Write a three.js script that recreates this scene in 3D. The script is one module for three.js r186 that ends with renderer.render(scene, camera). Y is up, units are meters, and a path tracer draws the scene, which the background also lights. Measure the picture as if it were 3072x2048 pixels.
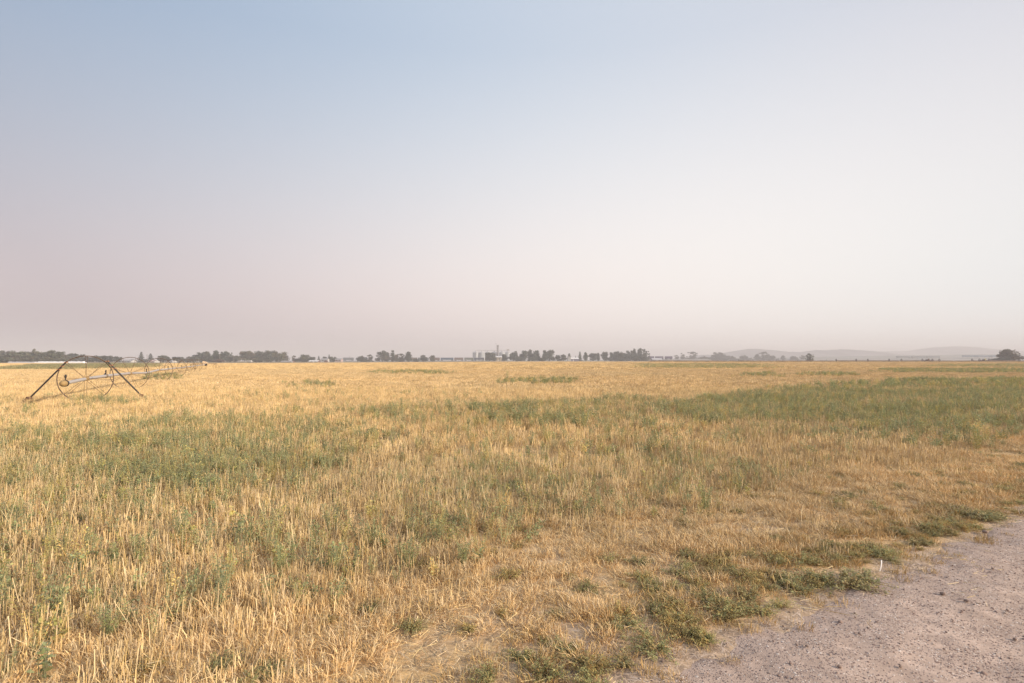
import * as THREE from 'three';
import { mergeGeometries } from 'three/addons/utils/BufferGeometryUtils.js';

// ------------------------------------------------------------------ camera, sky, sun, exposure
const EYE = 1.615, FPX = 1640, HORIZON = 1080;           // eye height in metres; focal length and horizon row of the 3072 x 2048 photograph
const scene = new THREE.Scene();
const camera = new THREE.PerspectiveCamera(2 * Math.atan(1024 / FPX) * 180 / Math.PI, 1024 / 682, 0.05, 12000);
camera.position.set(0, EYE, 0);
camera.rotation.x = Math.atan((HORIZON - 1024) / FPX);
const renderer = new THREE.WebGLRenderer({ antialias: true });
renderer.toneMapping = THREE.LinearToneMapping;
renderer.toneMappingExposure = 1.42;
renderer.shadowMap.enabled = true;

const rad = (d) => d * Math.PI / 180;
const SUN_AZ = rad(98), SUN_EL = rad(21);                // out of the frame to the right, low in smoke haze
const sunDir = new THREE.Vector3(Math.cos(SUN_EL) * Math.sin(SUN_AZ), Math.sin(SUN_EL), -Math.cos(SUN_EL) * Math.cos(SUN_AZ));
const sun = new THREE.DirectionalLight(new THREE.Color().setRGB(1, 0.85, 0.65), 4.15);
sun.position.copy(sunDir).multiplyScalar(200); sun.target.position.set(0, 0, -40);
sun.castShadow = true; sun.shadow.radius = 6; sun.shadow.mapSize.set(2048, 2048);
Object.assign(sun.shadow.camera, { left: -80, right: 80, top: 80, bottom: -80, near: 1, far: 500 });
scene.add(sun, sun.target);

{ // smoky evening sky: dusty rose near the ground, pale in the sun's quarter, blue-grey above and away from the sun
  const W = 512, H = 256, data = new Float32Array(W * H * 4), ss = THREE.MathUtils.smoothstep;
  const K = [[0.346, -1.184, -1.38, 0.181, -0.689, 1.19, -0.132, 0.791, -0.402, -0.262], [0.167, -0.758, -0.928, 0.263, -0.612, 0.516, -0.152, 0.42, -0.329, 0.04], [0.025, -0.341, -0.484, 0.236, -0.457, 0.121, -0.132, 0.185, -0.244, 0.178]];
  for (let r = 0; r < H; r++) for (let c = 0; c < W; c++) {
    const up = ((r + 0.5) / H - 0.5) * Math.PI, az = ((c + 0.5) / W - 0.5) * 2 * Math.PI;
    const d = new THREE.Vector3(Math.cos(up) * Math.cos(az), Math.sin(up), Math.cos(up) * Math.sin(az));
    const cosG = d.dot(sunDir), y = Math.max(0, d.y), h = y < 0.5 ? y : 0.5 + 0.3 * (y - 0.5), g = Math.min(0.75, Math.max(cosG, -0.65)), low = Math.exp(-y / 0.06), low2 = Math.exp(-y / 0.18);
    const glow = (1 + 0.9 * ss(cosG, 0.8, 1)) / 1.42;
    for (let k = 0; k < 3; k++) {
      const q = K[k];
      data[(r * W + c) * 4 + k] = Math.exp(q[0] + q[1] * h + q[2] * h * h + q[3] * g + q[4] * g * g + q[5] * h * g + (q[6] + q[7] * g) * low + (q[8] + q[9] * g) * low2) * glow;
    }
    data[(r * W + c) * 4 + 3] = 1;
  }
  const t = new THREE.DataTexture(data, W, H, THREE.RGBAFormat, THREE.FloatType);
  t.mapping = THREE.EquirectangularReflectionMapping; t.magFilter = t.minFilter = THREE.LinearFilter; t.needsUpdate = true;
  scene.background = t; scene.environment = t;
}
scene.fog = new THREE.FogExp2(new THREE.Color().setRGB(1.0, 0.94, 0.945), 0.00052);

// ------------------------------------------------------------------ helpers
let seed = 12345;
const rnd = () => { seed = (seed + 0x6D2B79F5) | 0; let t = Math.imul(seed ^ (seed >>> 15), 1 | seed); t = (t + Math.imul(t ^ (t >>> 7), 61 | t)) ^ t; return ((t ^ (t >>> 14)) >>> 0) / 4294967296; };
const rr = (a, b) => a + (b - a) * rnd();
const gauss = () => Math.sqrt(-2 * Math.log(rnd() + 1e-9)) * Math.cos(6.283185 * rnd());
const pick = (a) => a[Math.floor(rnd() * a.length)];
const V = (x, y, z) => new THREE.Vector3(x, y, z);
const clamp = THREE.MathUtils.clamp, lerp = THREE.MathUtils.lerp, sstep = THREE.MathUtils.smoothstep;
const hash2 = (x, y) => { let h = Math.imul(x | 0, 374761393) + Math.imul(y | 0, 668265263); h = Math.imul(h ^ (h >>> 13), 1274126177); return ((h ^ (h >>> 16)) >>> 0) / 4294967296; };
const noise = (x, y) => {
  const ix = Math.floor(x), iy = Math.floor(y), fx = x - ix, fy = y - iy, u = fx * fx * (3 - 2 * fx), v = fy * fy * (3 - 2 * fy);
  return lerp(lerp(hash2(ix, iy), hash2(ix + 1, iy), u), lerp(hash2(ix, iy + 1), hash2(ix + 1, iy + 1), u), v);
};
const fbm = (x, y, n = 4) => { let s = 0, a = 0.5, t = 0; for (let i = 0; i < n; i++) { s += a * noise(x, y); t += a; x = x * 2.03 + 17.1; y = y * 2.03 + 9.7; a *= 0.5; } return s / t; };

// depth in metres is measured along the view axis (world z = -depth)
const depthOfRow = (py, h = 0) => (EYE - h) * FPX / (py - HORIZON);
const gp = (px, py, h = 0) => { const d = depthOfRow(py, h); return [(px - 1536) / FPX * d, d]; };        // ground point [x, depth] seen at a pixel
const xAt = (px, d) => (px - 1536) / FPX * d;
const hAt = (py, d) => EYE - (py - HORIZON) / FPX * d;

// the land rises by under a metre towards the far right of the field
const land = (x, d) => 0.9 * sstep(d, 70, 340) * sstep(x, -170, 40) + (d > 6 ? 0.05 * (fbm(x * 0.07, d * 0.07, 2) - 0.5) * sstep(d, 6, 20) : 0);
// signed distance from the edge of the dirt road into the field (negative on the road)
const ROAD = { px: 2.4, pd: 3.95, tx: 0.845, td: 0.535 };
const roadDist = (x, d) => -ROAD.td * (x - ROAD.px) + ROAD.tx * (d - ROAD.pd);
const roadAlong = (x, d) => ROAD.tx * (x - ROAD.px) + ROAD.td * (d - ROAD.pd);
const roadPoint = (s, n) => [ROAD.px + ROAD.tx * s - ROAD.td * n, ROAD.pd + ROAD.td * s + ROAD.tx * n];
const edgeWobble = (s) => 0.16 * (noise(s * 1.3 + 40, 3) - 0.5) + 0.12 * (noise(s * 4.1, 8) - 0.5);

class MB { // collects triangles with a colour each
  constructor() { this.p = []; this.c = []; this.uv = []; }
  tri(a, b, c, col) { this.p.push(a.x, a.y, a.z, b.x, b.y, b.z, c.x, c.y, c.z); for (let i = 0; i < 3; i++) this.c.push(col[0], col[1], col[2]); return this; }
  quad(a, b, c, d, col) { this.tri(a, b, c, col); this.tri(a, c, d, col); return this; }
  rod(a, b, ra, rb, col, n = 3, caps = false) {
    const ax = b.clone().sub(a).normalize(), s = Math.abs(ax.y) < 0.9 ? V(0, 1, 0) : V(1, 0, 0), u = s.cross(ax).normalize(), w = ax.clone().cross(u), A = [], B = [];
    for (let i = 0; i < n; i++) { const t = 6.283185 * i / n, o = u.clone().multiplyScalar(Math.cos(t)).addScaledVector(w, Math.sin(t)); A.push(a.clone().addScaledVector(o, ra)); B.push(b.clone().addScaledVector(o, rb)); }
    for (let i = 0; i < n; i++) { const j = (i + 1) % n; this.quad(A[i], A[j], B[j], B[i], col); if (caps) { this.tri(a, A[j], A[i], col); this.tri(b, B[i], B[j], col); } }
    return this;
  }
  box(x0, x1, y0, y1, z0, z1, col) {
    const q = (a, b, c, d) => this.quad(V(...a), V(...b), V(...c), V(...d), col);
    q([x0, y0, z1], [x1, y0, z1], [x1, y1, z1], [x0, y1, z1]); q([x1, y0, z0], [x0, y0, z0], [x0, y1, z0], [x1, y1, z0]);
    q([x0, y1, z1], [x1, y1, z1], [x1, y1, z0], [x0, y1, z0]); q([x0, y0, z0], [x1, y0, z0], [x1, y0, z1], [x0, y0, z1]);
    q([x1, y0, z1], [x1, y0, z0], [x1, y1, z0], [x1, y1, z1]); q([x0, y0, z0], [x0, y0, z1], [x0, y1, z1], [x0, y1, z0]);
    return this;
  }
  geo() {
    const g = new THREE.BufferGeometry();
    g.setAttribute('position', new THREE.Float32BufferAttribute(this.p, 3)); g.setAttribute('color', new THREE.Float32BufferAttribute(this.c, 3));
    g.computeVertexNormals(); return g;
  }
}
const WHITE = [1, 1, 1];
const taken = new Map();
const numbered = (name) => { const n = taken.get(name) ?? 0; taken.set(name, n + 1); return n ? `${name}_${String(n).padStart(3, '0')}` : name; };
function dress(o) { o.castShadow = o.receiveShadow = true; return o; }
function part(name, geometry, material, parent) { const m = dress(new THREE.Mesh(geometry, material)); m.name = name; parent.add(m); return m; }
function tag(o, label, category, group) { o.userData = { label, category }; if (group) o.userData.group = group; return o; }
function thing(name, label, category, [x, y, z] = [0, 0, 0], turn = 0, group) {
  const o = new THREE.Group(); o.name = numbered(name); o.position.set(x, y, z); o.rotation.y = turn; scene.add(o); return tag(o, label, category, group);
}
function dup(root, [x, y, z], turn, scale, label, group) {
  const r = root.clone(); r.name = numbered(root.name.replace(/_\d{3}$/, '')); r.position.set(x, y, z); r.rotation.y = turn;
  if (Array.isArray(scale)) r.scale.set(...scale); else r.scale.setScalar(scale);
  r.userData = { ...root.userData, label: label ?? root.userData.label }; if (group) r.userData.group = group;
  scene.add(r); return r;
}
function structure(name, geometry, material) { const m = part(name, geometry, material, scene); m.name = numbered(name); m.userData.kind = 'structure'; return m; }
const mat = (r, g, b, rough = 0.85, extra = {}) => new THREE.MeshStandardMaterial({ color: new THREE.Color().setRGB(r, g, b), roughness: rough, side: THREE.DoubleSide, ...extra });
const vmat = (rough = 0.8, extra = {}) => new THREE.MeshStandardMaterial({ color: 0xffffff, roughness: rough, vertexColors: true, side: THREE.DoubleSide, ...extra });
const tint = (c, k) => [c[0] * k, c[1] * k, c[2] * k];
const mixc = (a, b, t) => [lerp(a[0], b[0], t), lerp(a[1], b[1], t), lerp(a[2], b[2], t)];

function makeTexture(n, fn, srgb = true) {
  const a = new Uint8Array(n * n * 4), enc = (v) => Math.round(255 * clamp(srgb ? (v <= 0.0031308 ? 12.92 * v : 1.055 * Math.pow(v, 1 / 2.4) - 0.055) : v, 0, 1));
  for (let y = 0; y < n; y++) for (let x = 0; x < n; x++) { const c = fn(x, y); a.set([enc(c[0]), enc(c[1]), enc(c[2]), 255], (y * n + x) * 4); }
  const t = new THREE.DataTexture(a, n, n); t.wrapS = t.wrapT = THREE.RepeatWrapping; t.magFilter = THREE.LinearFilter; t.minFilter = THREE.LinearMipmapLinearFilter; t.generateMipmaps = true;
  if (srgb) t.colorSpace = THREE.SRGBColorSpace; t.needsUpdate = true; return t;
}
// noise that repeats every n cells
const tnoise = (x, y, n) => { const ix = Math.floor(x), iy = Math.floor(y), fx = x - ix, fy = y - iy, u = fx * fx * (3 - 2 * fx), v = fy * fy * (3 - 2 * fy), w = (k) => ((k % n) + n) % n; return lerp(lerp(hash2(w(ix), w(iy)), hash2(w(ix + 1), w(iy)), u), lerp(hash2(w(ix), w(iy + 1)), hash2(w(ix + 1), w(iy + 1)), u), v); };

// ------------------------------------------------------------------ where weeds grow
const poly = (dens, amp, pts) => { const q = pts.map(([a, b]) => gp(a, b)); return { dens, amp, q, box: [Math.min(...q.map((p) => p[0])) - amp, Math.max(...q.map((p) => p[0])) + amp, Math.min(...q.map((p) => p[1])) - amp, Math.max(...q.map((p) => p[1])) + amp] }; };
const rect = (dens, amp, a, b, c, d) => poly(dens, amp, [[a, b], [(a + c) / 2, b - 1], [c, b + 1], [c, d - 1], [(a + c) / 2, d], [a, d - 2]]);
const PATCH = [
  poly(0.85, 1.6, [[-300, 1302], [150, 1287], [400, 1272], [640, 1254], [900, 1264], [1050, 1277], [1000, 1310], [1150, 1330], [1000, 1400], [850, 1440], [560, 1470], [250, 1490], [-300, 1505]]),
  poly(0.58, 1.0, [[-300, 1490], [300, 1480], [900, 1430], [1200, 1460], [1500, 1500], [1500, 1600], [1150, 1700], [700, 1720], [300, 1760], [-300, 1880]]),
  poly(0.4, 1.2, [[700, 1243], [1000, 1237], [1350, 1217], [1450, 1232], [1400, 1290], [1050, 1290]]),
  poly(0.55, 1.0, [[1350, 1227], [1700, 1208], [1950, 1202], [2050, 1260], [1900, 1285], [1500, 1280], [1350, 1262]]),
  poly(1.0, 1.6, [[1830, 1237], [2050, 1207], [2200, 1183], [2450, 1158], [2700, 1142], [3300, 1132], [3500, 1285], [3072, 1292], [2850, 1300], [2500, 1287], [2300, 1272], [2050, 1264]]),
  poly(0.45, 0.8, [[2000, 1267], [2500, 1287], [3300, 1290], [3300, 1400], [2850, 1360], [2500, 1330]]),
  poly(0.38, 0.5, [[1150, 1340], [1700, 1320], [2000, 1350], [2250, 1390], [2250, 1480], [1900, 1520], [1500, 1560], [1150, 1500]]),
  poly(0.7, 0.4, [[1900, 1355], [2250, 1385], [2250, 1430], [1950, 1430]]),
  poly(0.26, 0.8, [[-300, 1700], [300, 1690], [900, 1690], [1350, 1640], [1500, 1690], [1300, 1800], [900, 1900], [700, 2100], [-300, 2200]]), poly(0.22, 1.0, [[1000, 1290], [1500, 1270], [2100, 1270], [2600, 1330], [2500, 1420], [2100, 1520], [1500, 1640], [1100, 1680], [900, 1500]]),
  poly(0.05, 1.0, [[-300, 1200], [700, 1170], [1500, 1180], [1400, 1240], [-300, 1320]]),
  rect(0.7, 2, 430, 1126, 545, 1144), rect(0.6, 1.5, 860, 1150, 1010, 1168), rect(0.55, 4, 1120, 1113, 1340, 1123), rect(0.9, 1.2, 1500, 1140, 1725, 1155),
  rect(0.45, 8, 1900, 1094, 2300, 1106), rect(0.5, 3, 2220, 1121, 2330, 1134), rect(0.6, 2, 2400, 1119, 2560, 1130), rect(0.6, 5, 2650, 1107, 3300, 1120), rect(0.4, 8, 2800, 1095, 3300, 1103), rect(0.5, 0.6, 230, 1200, 400, 1222),
];
function inside(q, x, y) { let c = false; for (let i = 0, j = q.length - 1; i < q.length; j = i++) if ((q[i][1] > y) !== (q[j][1] > y) && x < (q[j][0] - q[i][0]) * (y - q[i][1]) / (q[j][1] - q[i][1]) + q[i][0]) c = !c; return c; }
function weedAt(x, d) {
  let best = 0;
  for (const p of PATCH) {
    if (p.dens <= best || x < p.box[0] || x > p.box[1] || d < p.box[2] || d > p.box[3]) continue;
    const k = 1.4 / p.amp, jx = p.amp * 1.6 * (fbm(x * k, d * k, 3) - 0.5), jd = p.amp * 1.6 * (fbm(x * k + 31, d * k + 7, 3) - 0.5);
    if (inside(p.q, x + jx, d + jd)) best = p.dens;
  }
  return best * clamp(0.55 + 0.9 * (noise(x * 0.9 + 5, d * 0.9) - 0.25), 0.25, 1.15);
}

// ------------------------------------------------------------------ ground
const chaff = (() => { // soil under broken straw, two metres a tile
  const n = 1024, base = new Float32Array(n * n * 3);
  for (let y = 0; y < n; y++) for (let x = 0; x < n; x++) {
    const a = tnoise(x / 32, y / 32, 32), b = tnoise(x / 5, y / 5, 205), k = 0.55 + 0.5 * a + 0.35 * (b - 0.5) + 0.25 * (hash2(x, y) - 0.5);
    const c = mixc([0.42, 0.30, 0.19], [0.62, 0.43, 0.21], clamp(a * 0.9 + 0.25 * b, 0, 1));
    base.set(tint(c, clamp(k, 0.4, 1.25)), (y * n + x) * 3);
  }
  for (let i = 0; i < 16000; i++) {
    const x0 = rnd() * n, y0 = rnd() * n, a = rnd() * 6.283, L = rr(6, 46), c = tint(pick([[0.72, 0.53, 0.30], [0.62, 0.44, 0.22], [0.78, 0.62, 0.40], [0.5, 0.34, 0.17], [0.30, 0.22, 0.13]]), rr(0.8, 1.1)), w = rnd() < 0.5 ? 1 : 2;
    for (let t = 0; t < L; t += 0.8) for (let s = 0; s < w; s++) { const x = ((Math.floor(x0 + Math.cos(a) * t - Math.sin(a) * s) % n) + n) % n, y = ((Math.floor(y0 + Math.sin(a) * t + Math.cos(a) * s) % n) + n) % n; base.set(c, (y * n + x) * 3); }
  }
  return makeTexture(n, (x, y) => { const k = (y * n + x) * 3; return [base[k], base[k + 1], base[k + 2]]; });
})();

function sheet(xs, ds, h, color, uvScale) { // a grid over the land: xs across, ds in depth
  const p = [], c = [], uv = [], idx = [];
  for (const d of ds) for (const x of xs) { p.push(x, h(x, d), -d); c.push(...color(x, d)); uv.push(x / uvScale, d / uvScale); }
  const w = xs.length;
  for (let j = 0; j < ds.length - 1; j++) for (let i = 0; i < w - 1; i++) { const a = j * w + i, b = a + 1, e = a + w, f = e + 1; idx.push(a, b, f, a, f, e); }
  const g = new THREE.BufferGeometry(); g.setIndex(idx);
  g.setAttribute('position', new THREE.Float32BufferAttribute(p, 3)); g.setAttribute('color', new THREE.Float32BufferAttribute(c, 3)); g.setAttribute('uv', new THREE.Float32BufferAttribute(uv, 2));
  g.computeVertexNormals(); return g;
}
const ladder = (a, b, first, grow) => { const o = [a]; let s = first; while (o[o.length - 1] < b) { o.push(Math.min(b, o[o.length - 1] + s)); s *= grow; } return o; };
{
  const half = ladder(0, 4200, 0.12, 1.045), xs = [...half.slice(1).reverse().map((v) => -v), ...half];
  const ds = [...ladder(0, 200, 0.4, 1.2).slice(1).reverse().map((v) => -v), ...ladder(0, 4300, 0.12, 1.04)];
  const color = (x, d) => {
    const rd = roadDist(x, d), big = fbm(x * 0.02 + 3, d * 0.035, 3), fine = fbm(x * 0.5, d * 0.5, 3);
    let c = mixc([0.98, 0.94, 0.86], [1.12, 0.98, 0.80], big);
    c = tint(c, 0.82 + 0.36 * fine);
    if (d < 30 && rd < 3.2) c = mixc(c, [0.80, 0.80, 1.02], clamp((rd < 0.12 ? 1 : (1 - clamp((rd - 0.1) / 2.8, 0, 1)) * clamp(2.6 * (fbm(x * 2.4, d * 2.4, 3) - 0.36), 0, 1)), 0, 1));
    const g = weedAt(x, d); if (g > 0) c = mixc(c, [0.66, 0.72, 0.60], g * 0.45);
    // beyond the stubble other fields: greyer, some greener
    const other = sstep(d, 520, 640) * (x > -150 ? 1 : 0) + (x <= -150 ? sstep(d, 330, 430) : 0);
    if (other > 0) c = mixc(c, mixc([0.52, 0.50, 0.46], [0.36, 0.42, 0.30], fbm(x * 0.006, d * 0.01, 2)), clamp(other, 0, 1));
    return c;
  };
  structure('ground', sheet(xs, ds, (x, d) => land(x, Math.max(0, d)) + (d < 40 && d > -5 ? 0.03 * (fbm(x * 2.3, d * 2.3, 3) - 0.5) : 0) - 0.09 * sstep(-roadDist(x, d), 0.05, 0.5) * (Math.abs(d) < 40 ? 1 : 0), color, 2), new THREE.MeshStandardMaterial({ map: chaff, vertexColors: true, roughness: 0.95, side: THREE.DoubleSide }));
}

// dirt road
const dirt = (() => {
  const n = 1024, spots = [];
  const a = new Float32Array(n * n * 3), b = new Float32Array(n * n);
  for (let y = 0; y < n; y++) for (let x = 0; x < n; x++) {
    const m = tnoise(x / 64, y / 64, 16) * 0.6 + tnoise(x / 16, y / 16, 64) * 0.4, f = tnoise(x / 3, y / 3, 341), g = hash2(x, y);
    const k = 0.82 + 0.22 * m + 0.12 * (f - 0.5) + 0.10 * (g - 0.5);
    a.set(tint(mixc([0.41, 0.295, 0.235], [0.57, 0.42, 0.335], m), k), (y * n + x) * 3); b[y * n + x] = 0.45 + 0.2 * f + 0.1 * g + 0.15 * m;
  }
  for (let i = 0; i < 8500; i++) {
    const x0 = rnd() * n, y0 = rnd() * n, cl = tnoise(x0 / 90, y0 / 90, 11); if (rnd() > 0.25 + cl) continue;
    const r = rr(2.0, 5.5) * (rnd() < 0.07 ? 1.7 : 1), c = tint(pick([[0.20, 0.13, 0.105], [0.27, 0.19, 0.16], [0.34, 0.26, 0.225], [0.58, 0.49, 0.43], [0.17, 0.12, 0.11]]), rr(0.85, 1.15)), e = rr(0.6, 1);
    for (let dy = -10; dy <= 10; dy++) for (let dx = -10; dx <= 10; dx++) { const q = Math.hypot(dx, dy / e) / r; if (q < 1) { const k = ((((y0 | 0) + dy) % n + n) % n) * n + (((x0 | 0) + dx) % n + n) % n; a.set(c, k * 3); b[k] = 0.6 + 0.4 * Math.sqrt(1 - q * q); } }
  }
  return { map: makeTexture(n, (x, y) => { const k = (y * n + x) * 3; return [a[k], a[k + 1], a[k + 2]]; }), bump: makeTexture(n, (x, y) => { const v = b[y * n + x]; return [v, v, v]; }, false) };
})();
const roadRelief = (x, d) => -0.022 * Math.exp(-Math.pow((roadDist(x, d) + 0.95) / 0.28, 2)) - 0.022 * Math.exp(-Math.pow((roadDist(x, d) + 2.6) / 0.30, 2)) + 0.030 * (fbm(x * 1.7 + 9, d * 1.7, 4) - 0.5) + 0.012 * (noise(x * 11, d * 11) - 0.5);
{
  const p = [], uv = [], c = [], idx = [], S = [], N = [];
  for (let s = -9; s <= 14; s += 0.05) S.push(s); for (let s = 14.5; s <= 60; s += 1) S.push(s);
  for (let k = 0; k <= 60; k++) N.push(k * 0.05); for (let k = 1; k <= 8; k++) N.push(3 + k * 0.35);
  for (const s of S) for (const n0 of N) {
    const n = -n0 + edgeWobble(s), [x, d] = roadPoint(s, n), lift = 0.012 * sstep(n0, 0, 0.35) - 0.012 - 0.02 * (n0 === 0 ? 1 : 0);
    p.push(x, lift + roadRelief(x, d) + 0.006, -d); uv.push(s / 1.1, n / 1.1); const k = 0.9 + 0.2 * fbm(x * 0.9, d * 0.9, 3); c.push(k, k, k);
  }
  const w = N.length;
  for (let j = 0; j < S.length - 1; j++) for (let i = 0; i < w - 1; i++) { const a = j * w + i; idx.push(a, a + w + 1, a + w, a, a + 1, a + w + 1); }
  const g = new THREE.BufferGeometry(); g.setIndex(idx); g.setAttribute('position', new THREE.Float32BufferAttribute(p, 3)); g.setAttribute('uv', new THREE.Float32BufferAttribute(uv, 2)); g.setAttribute('color', new THREE.Float32BufferAttribute(c, 3));
  g.computeVertexNormals();
  structure('dirt_road', g, new THREE.MeshStandardMaterial({ map: dirt.map, bumpMap: dirt.bump, bumpScale: 0.006, vertexColors: true, roughness: 0.95, side: THREE.DoubleSide }));
}

// ------------------------------------------------------------------ hills and raised land in the haze
function ridge(name, depth, run, pts, material, label) { // pts: skyline [pixel column, pixel row]; foot of the slope lies `run` metres nearer
  const cols = 260, rows = 16, p = [], c = [], idx = [], x0 = pts[0][0], x1 = pts[pts.length - 1][0];
  const top = (px) => { for (let i = 0; i < pts.length - 1; i++) if (px <= pts[i + 1][0]) return lerp(pts[i][1], pts[i + 1][1], (px - pts[i][0]) / (pts[i + 1][0] - pts[i][0])); return pts[pts.length - 1][1]; };
  const ctr = xAt((x0 + x1) / 2, depth);
  for (let j = 0; j <= rows; j++) for (let i = 0; i <= cols; i++) {
    const px = lerp(x0, x1, i / cols), X = xAt(px, depth), H = hAt(top(px), depth), t = j / rows; // t 0 foot, 0.65 crest, 1 behind
    const gully = fbm(X * 0.012, t * 3, 4), k = t < 0.65 ? Math.pow(sstep(t / 0.65, 0, 1), 0.85) : 1 - 0.8 * (t - 0.65) / 0.35;
    const y = H * k * (t < 0.65 ? lerp(0.72 + 0.5 * gully, 1, Math.pow(t / 0.65, 3)) : 1), d = depth - run * (1 - t / 0.65);
    p.push(X + (gully - 0.5) * 12, Math.max(-1, y), -d); const q = 0.8 + 0.4 * fbm(X * 0.02 + 5, t * 9, 3); c.push(q, q, q);
  }
  for (let j = 0; j < rows; j++) for (let i = 0; i < cols; i++) { const a = j * (cols + 1) + i; idx.push(a, a + 1, a + cols + 2, a, a + cols + 2, a + cols + 1); }
  const g = new THREE.BufferGeometry(); g.setIndex(idx); g.setAttribute('position', new THREE.Float32BufferAttribute(p, 3)); g.setAttribute('color', new THREE.Float32BufferAttribute(c, 3)); g.computeVertexNormals();
  const o = structure(name, g, material); o.userData.label = label; return o;
}
const hillMat = vmat(0.95); hillMat.color.setRGB(0.29, 0.26, 0.25);
ridge('hill', 2100, 550, [[2040, 1078], [2096, 1063], [2140, 1061.5], [2175, 1055], [2210, 1049], [2240, 1044.5], [2262, 1044], [2290, 1047], [2310, 1052], [2335, 1057], [2345, 1057], [2358, 1053], [2372, 1055.5], [2400, 1054], [2425, 1050], [2440, 1048], [2470, 1049], [2484, 1047], [2497, 1048], [2510, 1046], [2530, 1048], [2545, 1049], [2562, 1051], [2585, 1056.5], [2620, 1059], [2700, 1063], [2900, 1067], [3200, 1076]], hillMat, 'low double hill in grey haze');
ridge('hill', 2750, 600, [[2480, 1072], [2560, 1054], [2600, 1052.5], [2650, 1052], [2700, 1051], [2735, 1049], [2760, 1044], [2790, 1040], [2820, 1039], [2850, 1037], [2870, 1037], [2890, 1038.5], [2920, 1043], [2960, 1047], [3000, 1050], [3080, 1053], [3250, 1060], [3500, 1078]], hillMat, 'broad pale hill farthest off in the haze');
const benchMat = vmat(0.95); benchMat.color.setRGB(0.26, 0.24, 0.21);
ridge('raised_land', 1500, 350, [[1930, 1080], [2050, 1076], [2200, 1072], [2450, 1068], [2700, 1064], [2900, 1061.5], [3150, 1060], [3500, 1066]], benchMat, 'long low rise behind the freight wagons');
ridge('railway_embankment', 850, 24, [[800, 1081], [1000, 1080.2], [1460, 1079.6], [1700, 1078.5], [1940, 1076.0], [2120, 1074.5]], benchMat, 'low railway embankment behind the trees');
ridge('railway_embankment', 1260, 30, [[2080, 1077], [2400, 1074], [2680, 1072.2], [2900, 1070.2], [3200, 1069]], benchMat, 'raised railway embankment below the hills');

// ------------------------------------------------------------------ dry stubble
const STRAW = [[0.71, 0.53, 0.265], [0.66, 0.475, 0.21], [0.75, 0.59, 0.34], [0.60, 0.42, 0.195], [0.69, 0.50, 0.23], [0.77, 0.59, 0.31], [0.50, 0.37, 0.20], [0.73, 0.56, 0.36]];
function strawClump(n, R, h0, h1, r, leaves, lean = 0.12) {
  const m = new MB();
  for (let i = 0; i < n; i++) {
    const a = rr(0, 6.283), q = R * Math.sqrt(rnd()), b = V(q * Math.cos(a), -0.01, q * Math.sin(a)), h = rr(h0, h1) * (rnd() < 0.07 ? rr(1.3, 1.75) : 1), la = rr(0, 6.283), k = Math.abs(gauss()) * lean * (rnd() < 0.12 ? 3 : 1);
    const dir = V(Math.cos(la) * k, 1, Math.sin(la) * k).normalize(), col = tint(pick(STRAW), rr(0.82, 1.08)), w = r * rr(0.7, 1.25), mid = b.clone().addScaledVector(dir, h * rr(0.4, 0.7));
    const tip = mid.clone().addScaledVector(dir.clone().add(V(gauss() * 0.06, 0, gauss() * 0.06)).normalize(), h * 0.45);
    if (rnd() < 0.14) { const f = rr(0, 6.283); tip.copy(mid).add(V(Math.cos(f) * h * 0.4, rr(-0.25, 0.12) * h, Math.sin(f) * h * 0.4)); tip.y = Math.max(0.005, tip.y); }   // snapped over
    m.rod(b, mid, w * 1.1, w, col); m.rod(mid, tip, w, w * 0.85, col);
  }
  for (let i = 0; i < leaves; i++) { // dry curled leaf blades and bits of straw between the stems
    const a = rr(0, 6.283), q = R * 1.1 * Math.sqrt(rnd()), b = V(q * Math.cos(a), rr(0.0, h0 * 0.6), q * Math.sin(a)), la = rr(0, 6.283), L = rr(0.05, 0.14) * (h1 / 0.2), rise = rr(-0.2, 0.9), col = tint(pick(STRAW), rr(0.75, 1.05)), w = r * rr(0.5, 1.1);
    const p1 = b.clone().add(V(Math.cos(la) * L * 0.5, L * 0.5 * rise, Math.sin(la) * L * 0.5)), p2 = p1.clone().add(V(Math.cos(la + rr(-0.5, 0.5)) * L * 0.5, L * 0.5 * (rise - 0.9), Math.sin(la + rr(-0.5, 0.5)) * L * 0.5)); p2.y = Math.max(0.004, p2.y);
    const s = V(-Math.sin(la) * w, 0, Math.cos(la) * w);
    m.quad(b.clone().sub(s), b.clone().add(s), p1.clone().add(s), p1.clone().sub(s), col); m.tri(p1.clone().sub(s), p1.clone().add(s), p2, col);
  }
  return m.geo();
}
function fineTuft(n, R, h, w, colors) { // short dry grass: thin bent blades fanning from a crown
  const m = new MB();
  for (let i = 0; i < n; i++) {
    const a = rr(0, 6.283), q = R * Math.pow(rnd(), 0.7), b = V(q * Math.cos(a), -0.005, q * Math.sin(a)), la = a + gauss() * 0.9, out = rr(0.1, 1.1), L = h * rr(0.55, 1.2), col = tint(pick(colors), rr(0.8, 1.1)), ww = w * rr(0.6, 1.2);
    const p1 = b.clone().add(V(Math.cos(la) * out * L * 0.35, L * 0.62, Math.sin(la) * out * L * 0.35)), p2 = p1.clone().add(V(Math.cos(la) * out * L * 0.6 - 0.10 * L, L * 0.36, Math.sin(la) * out * L * 0.6)), f = rr(0, 6.283), s = V(Math.cos(f) * ww, 0, Math.sin(f) * ww);
    m.quad(b.clone().sub(s), b.clone().add(s), p1.clone().addScaledVector(s, 0.8), p1.clone().addScaledVector(s, -0.8), col); m.tri(p1.clone().addScaledVector(s, -0.8), p1.clone().addScaledVector(s, 0.8), p2, col);
  }
  return m.geo();
}
const dryMat = vmat(0.8);
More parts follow.
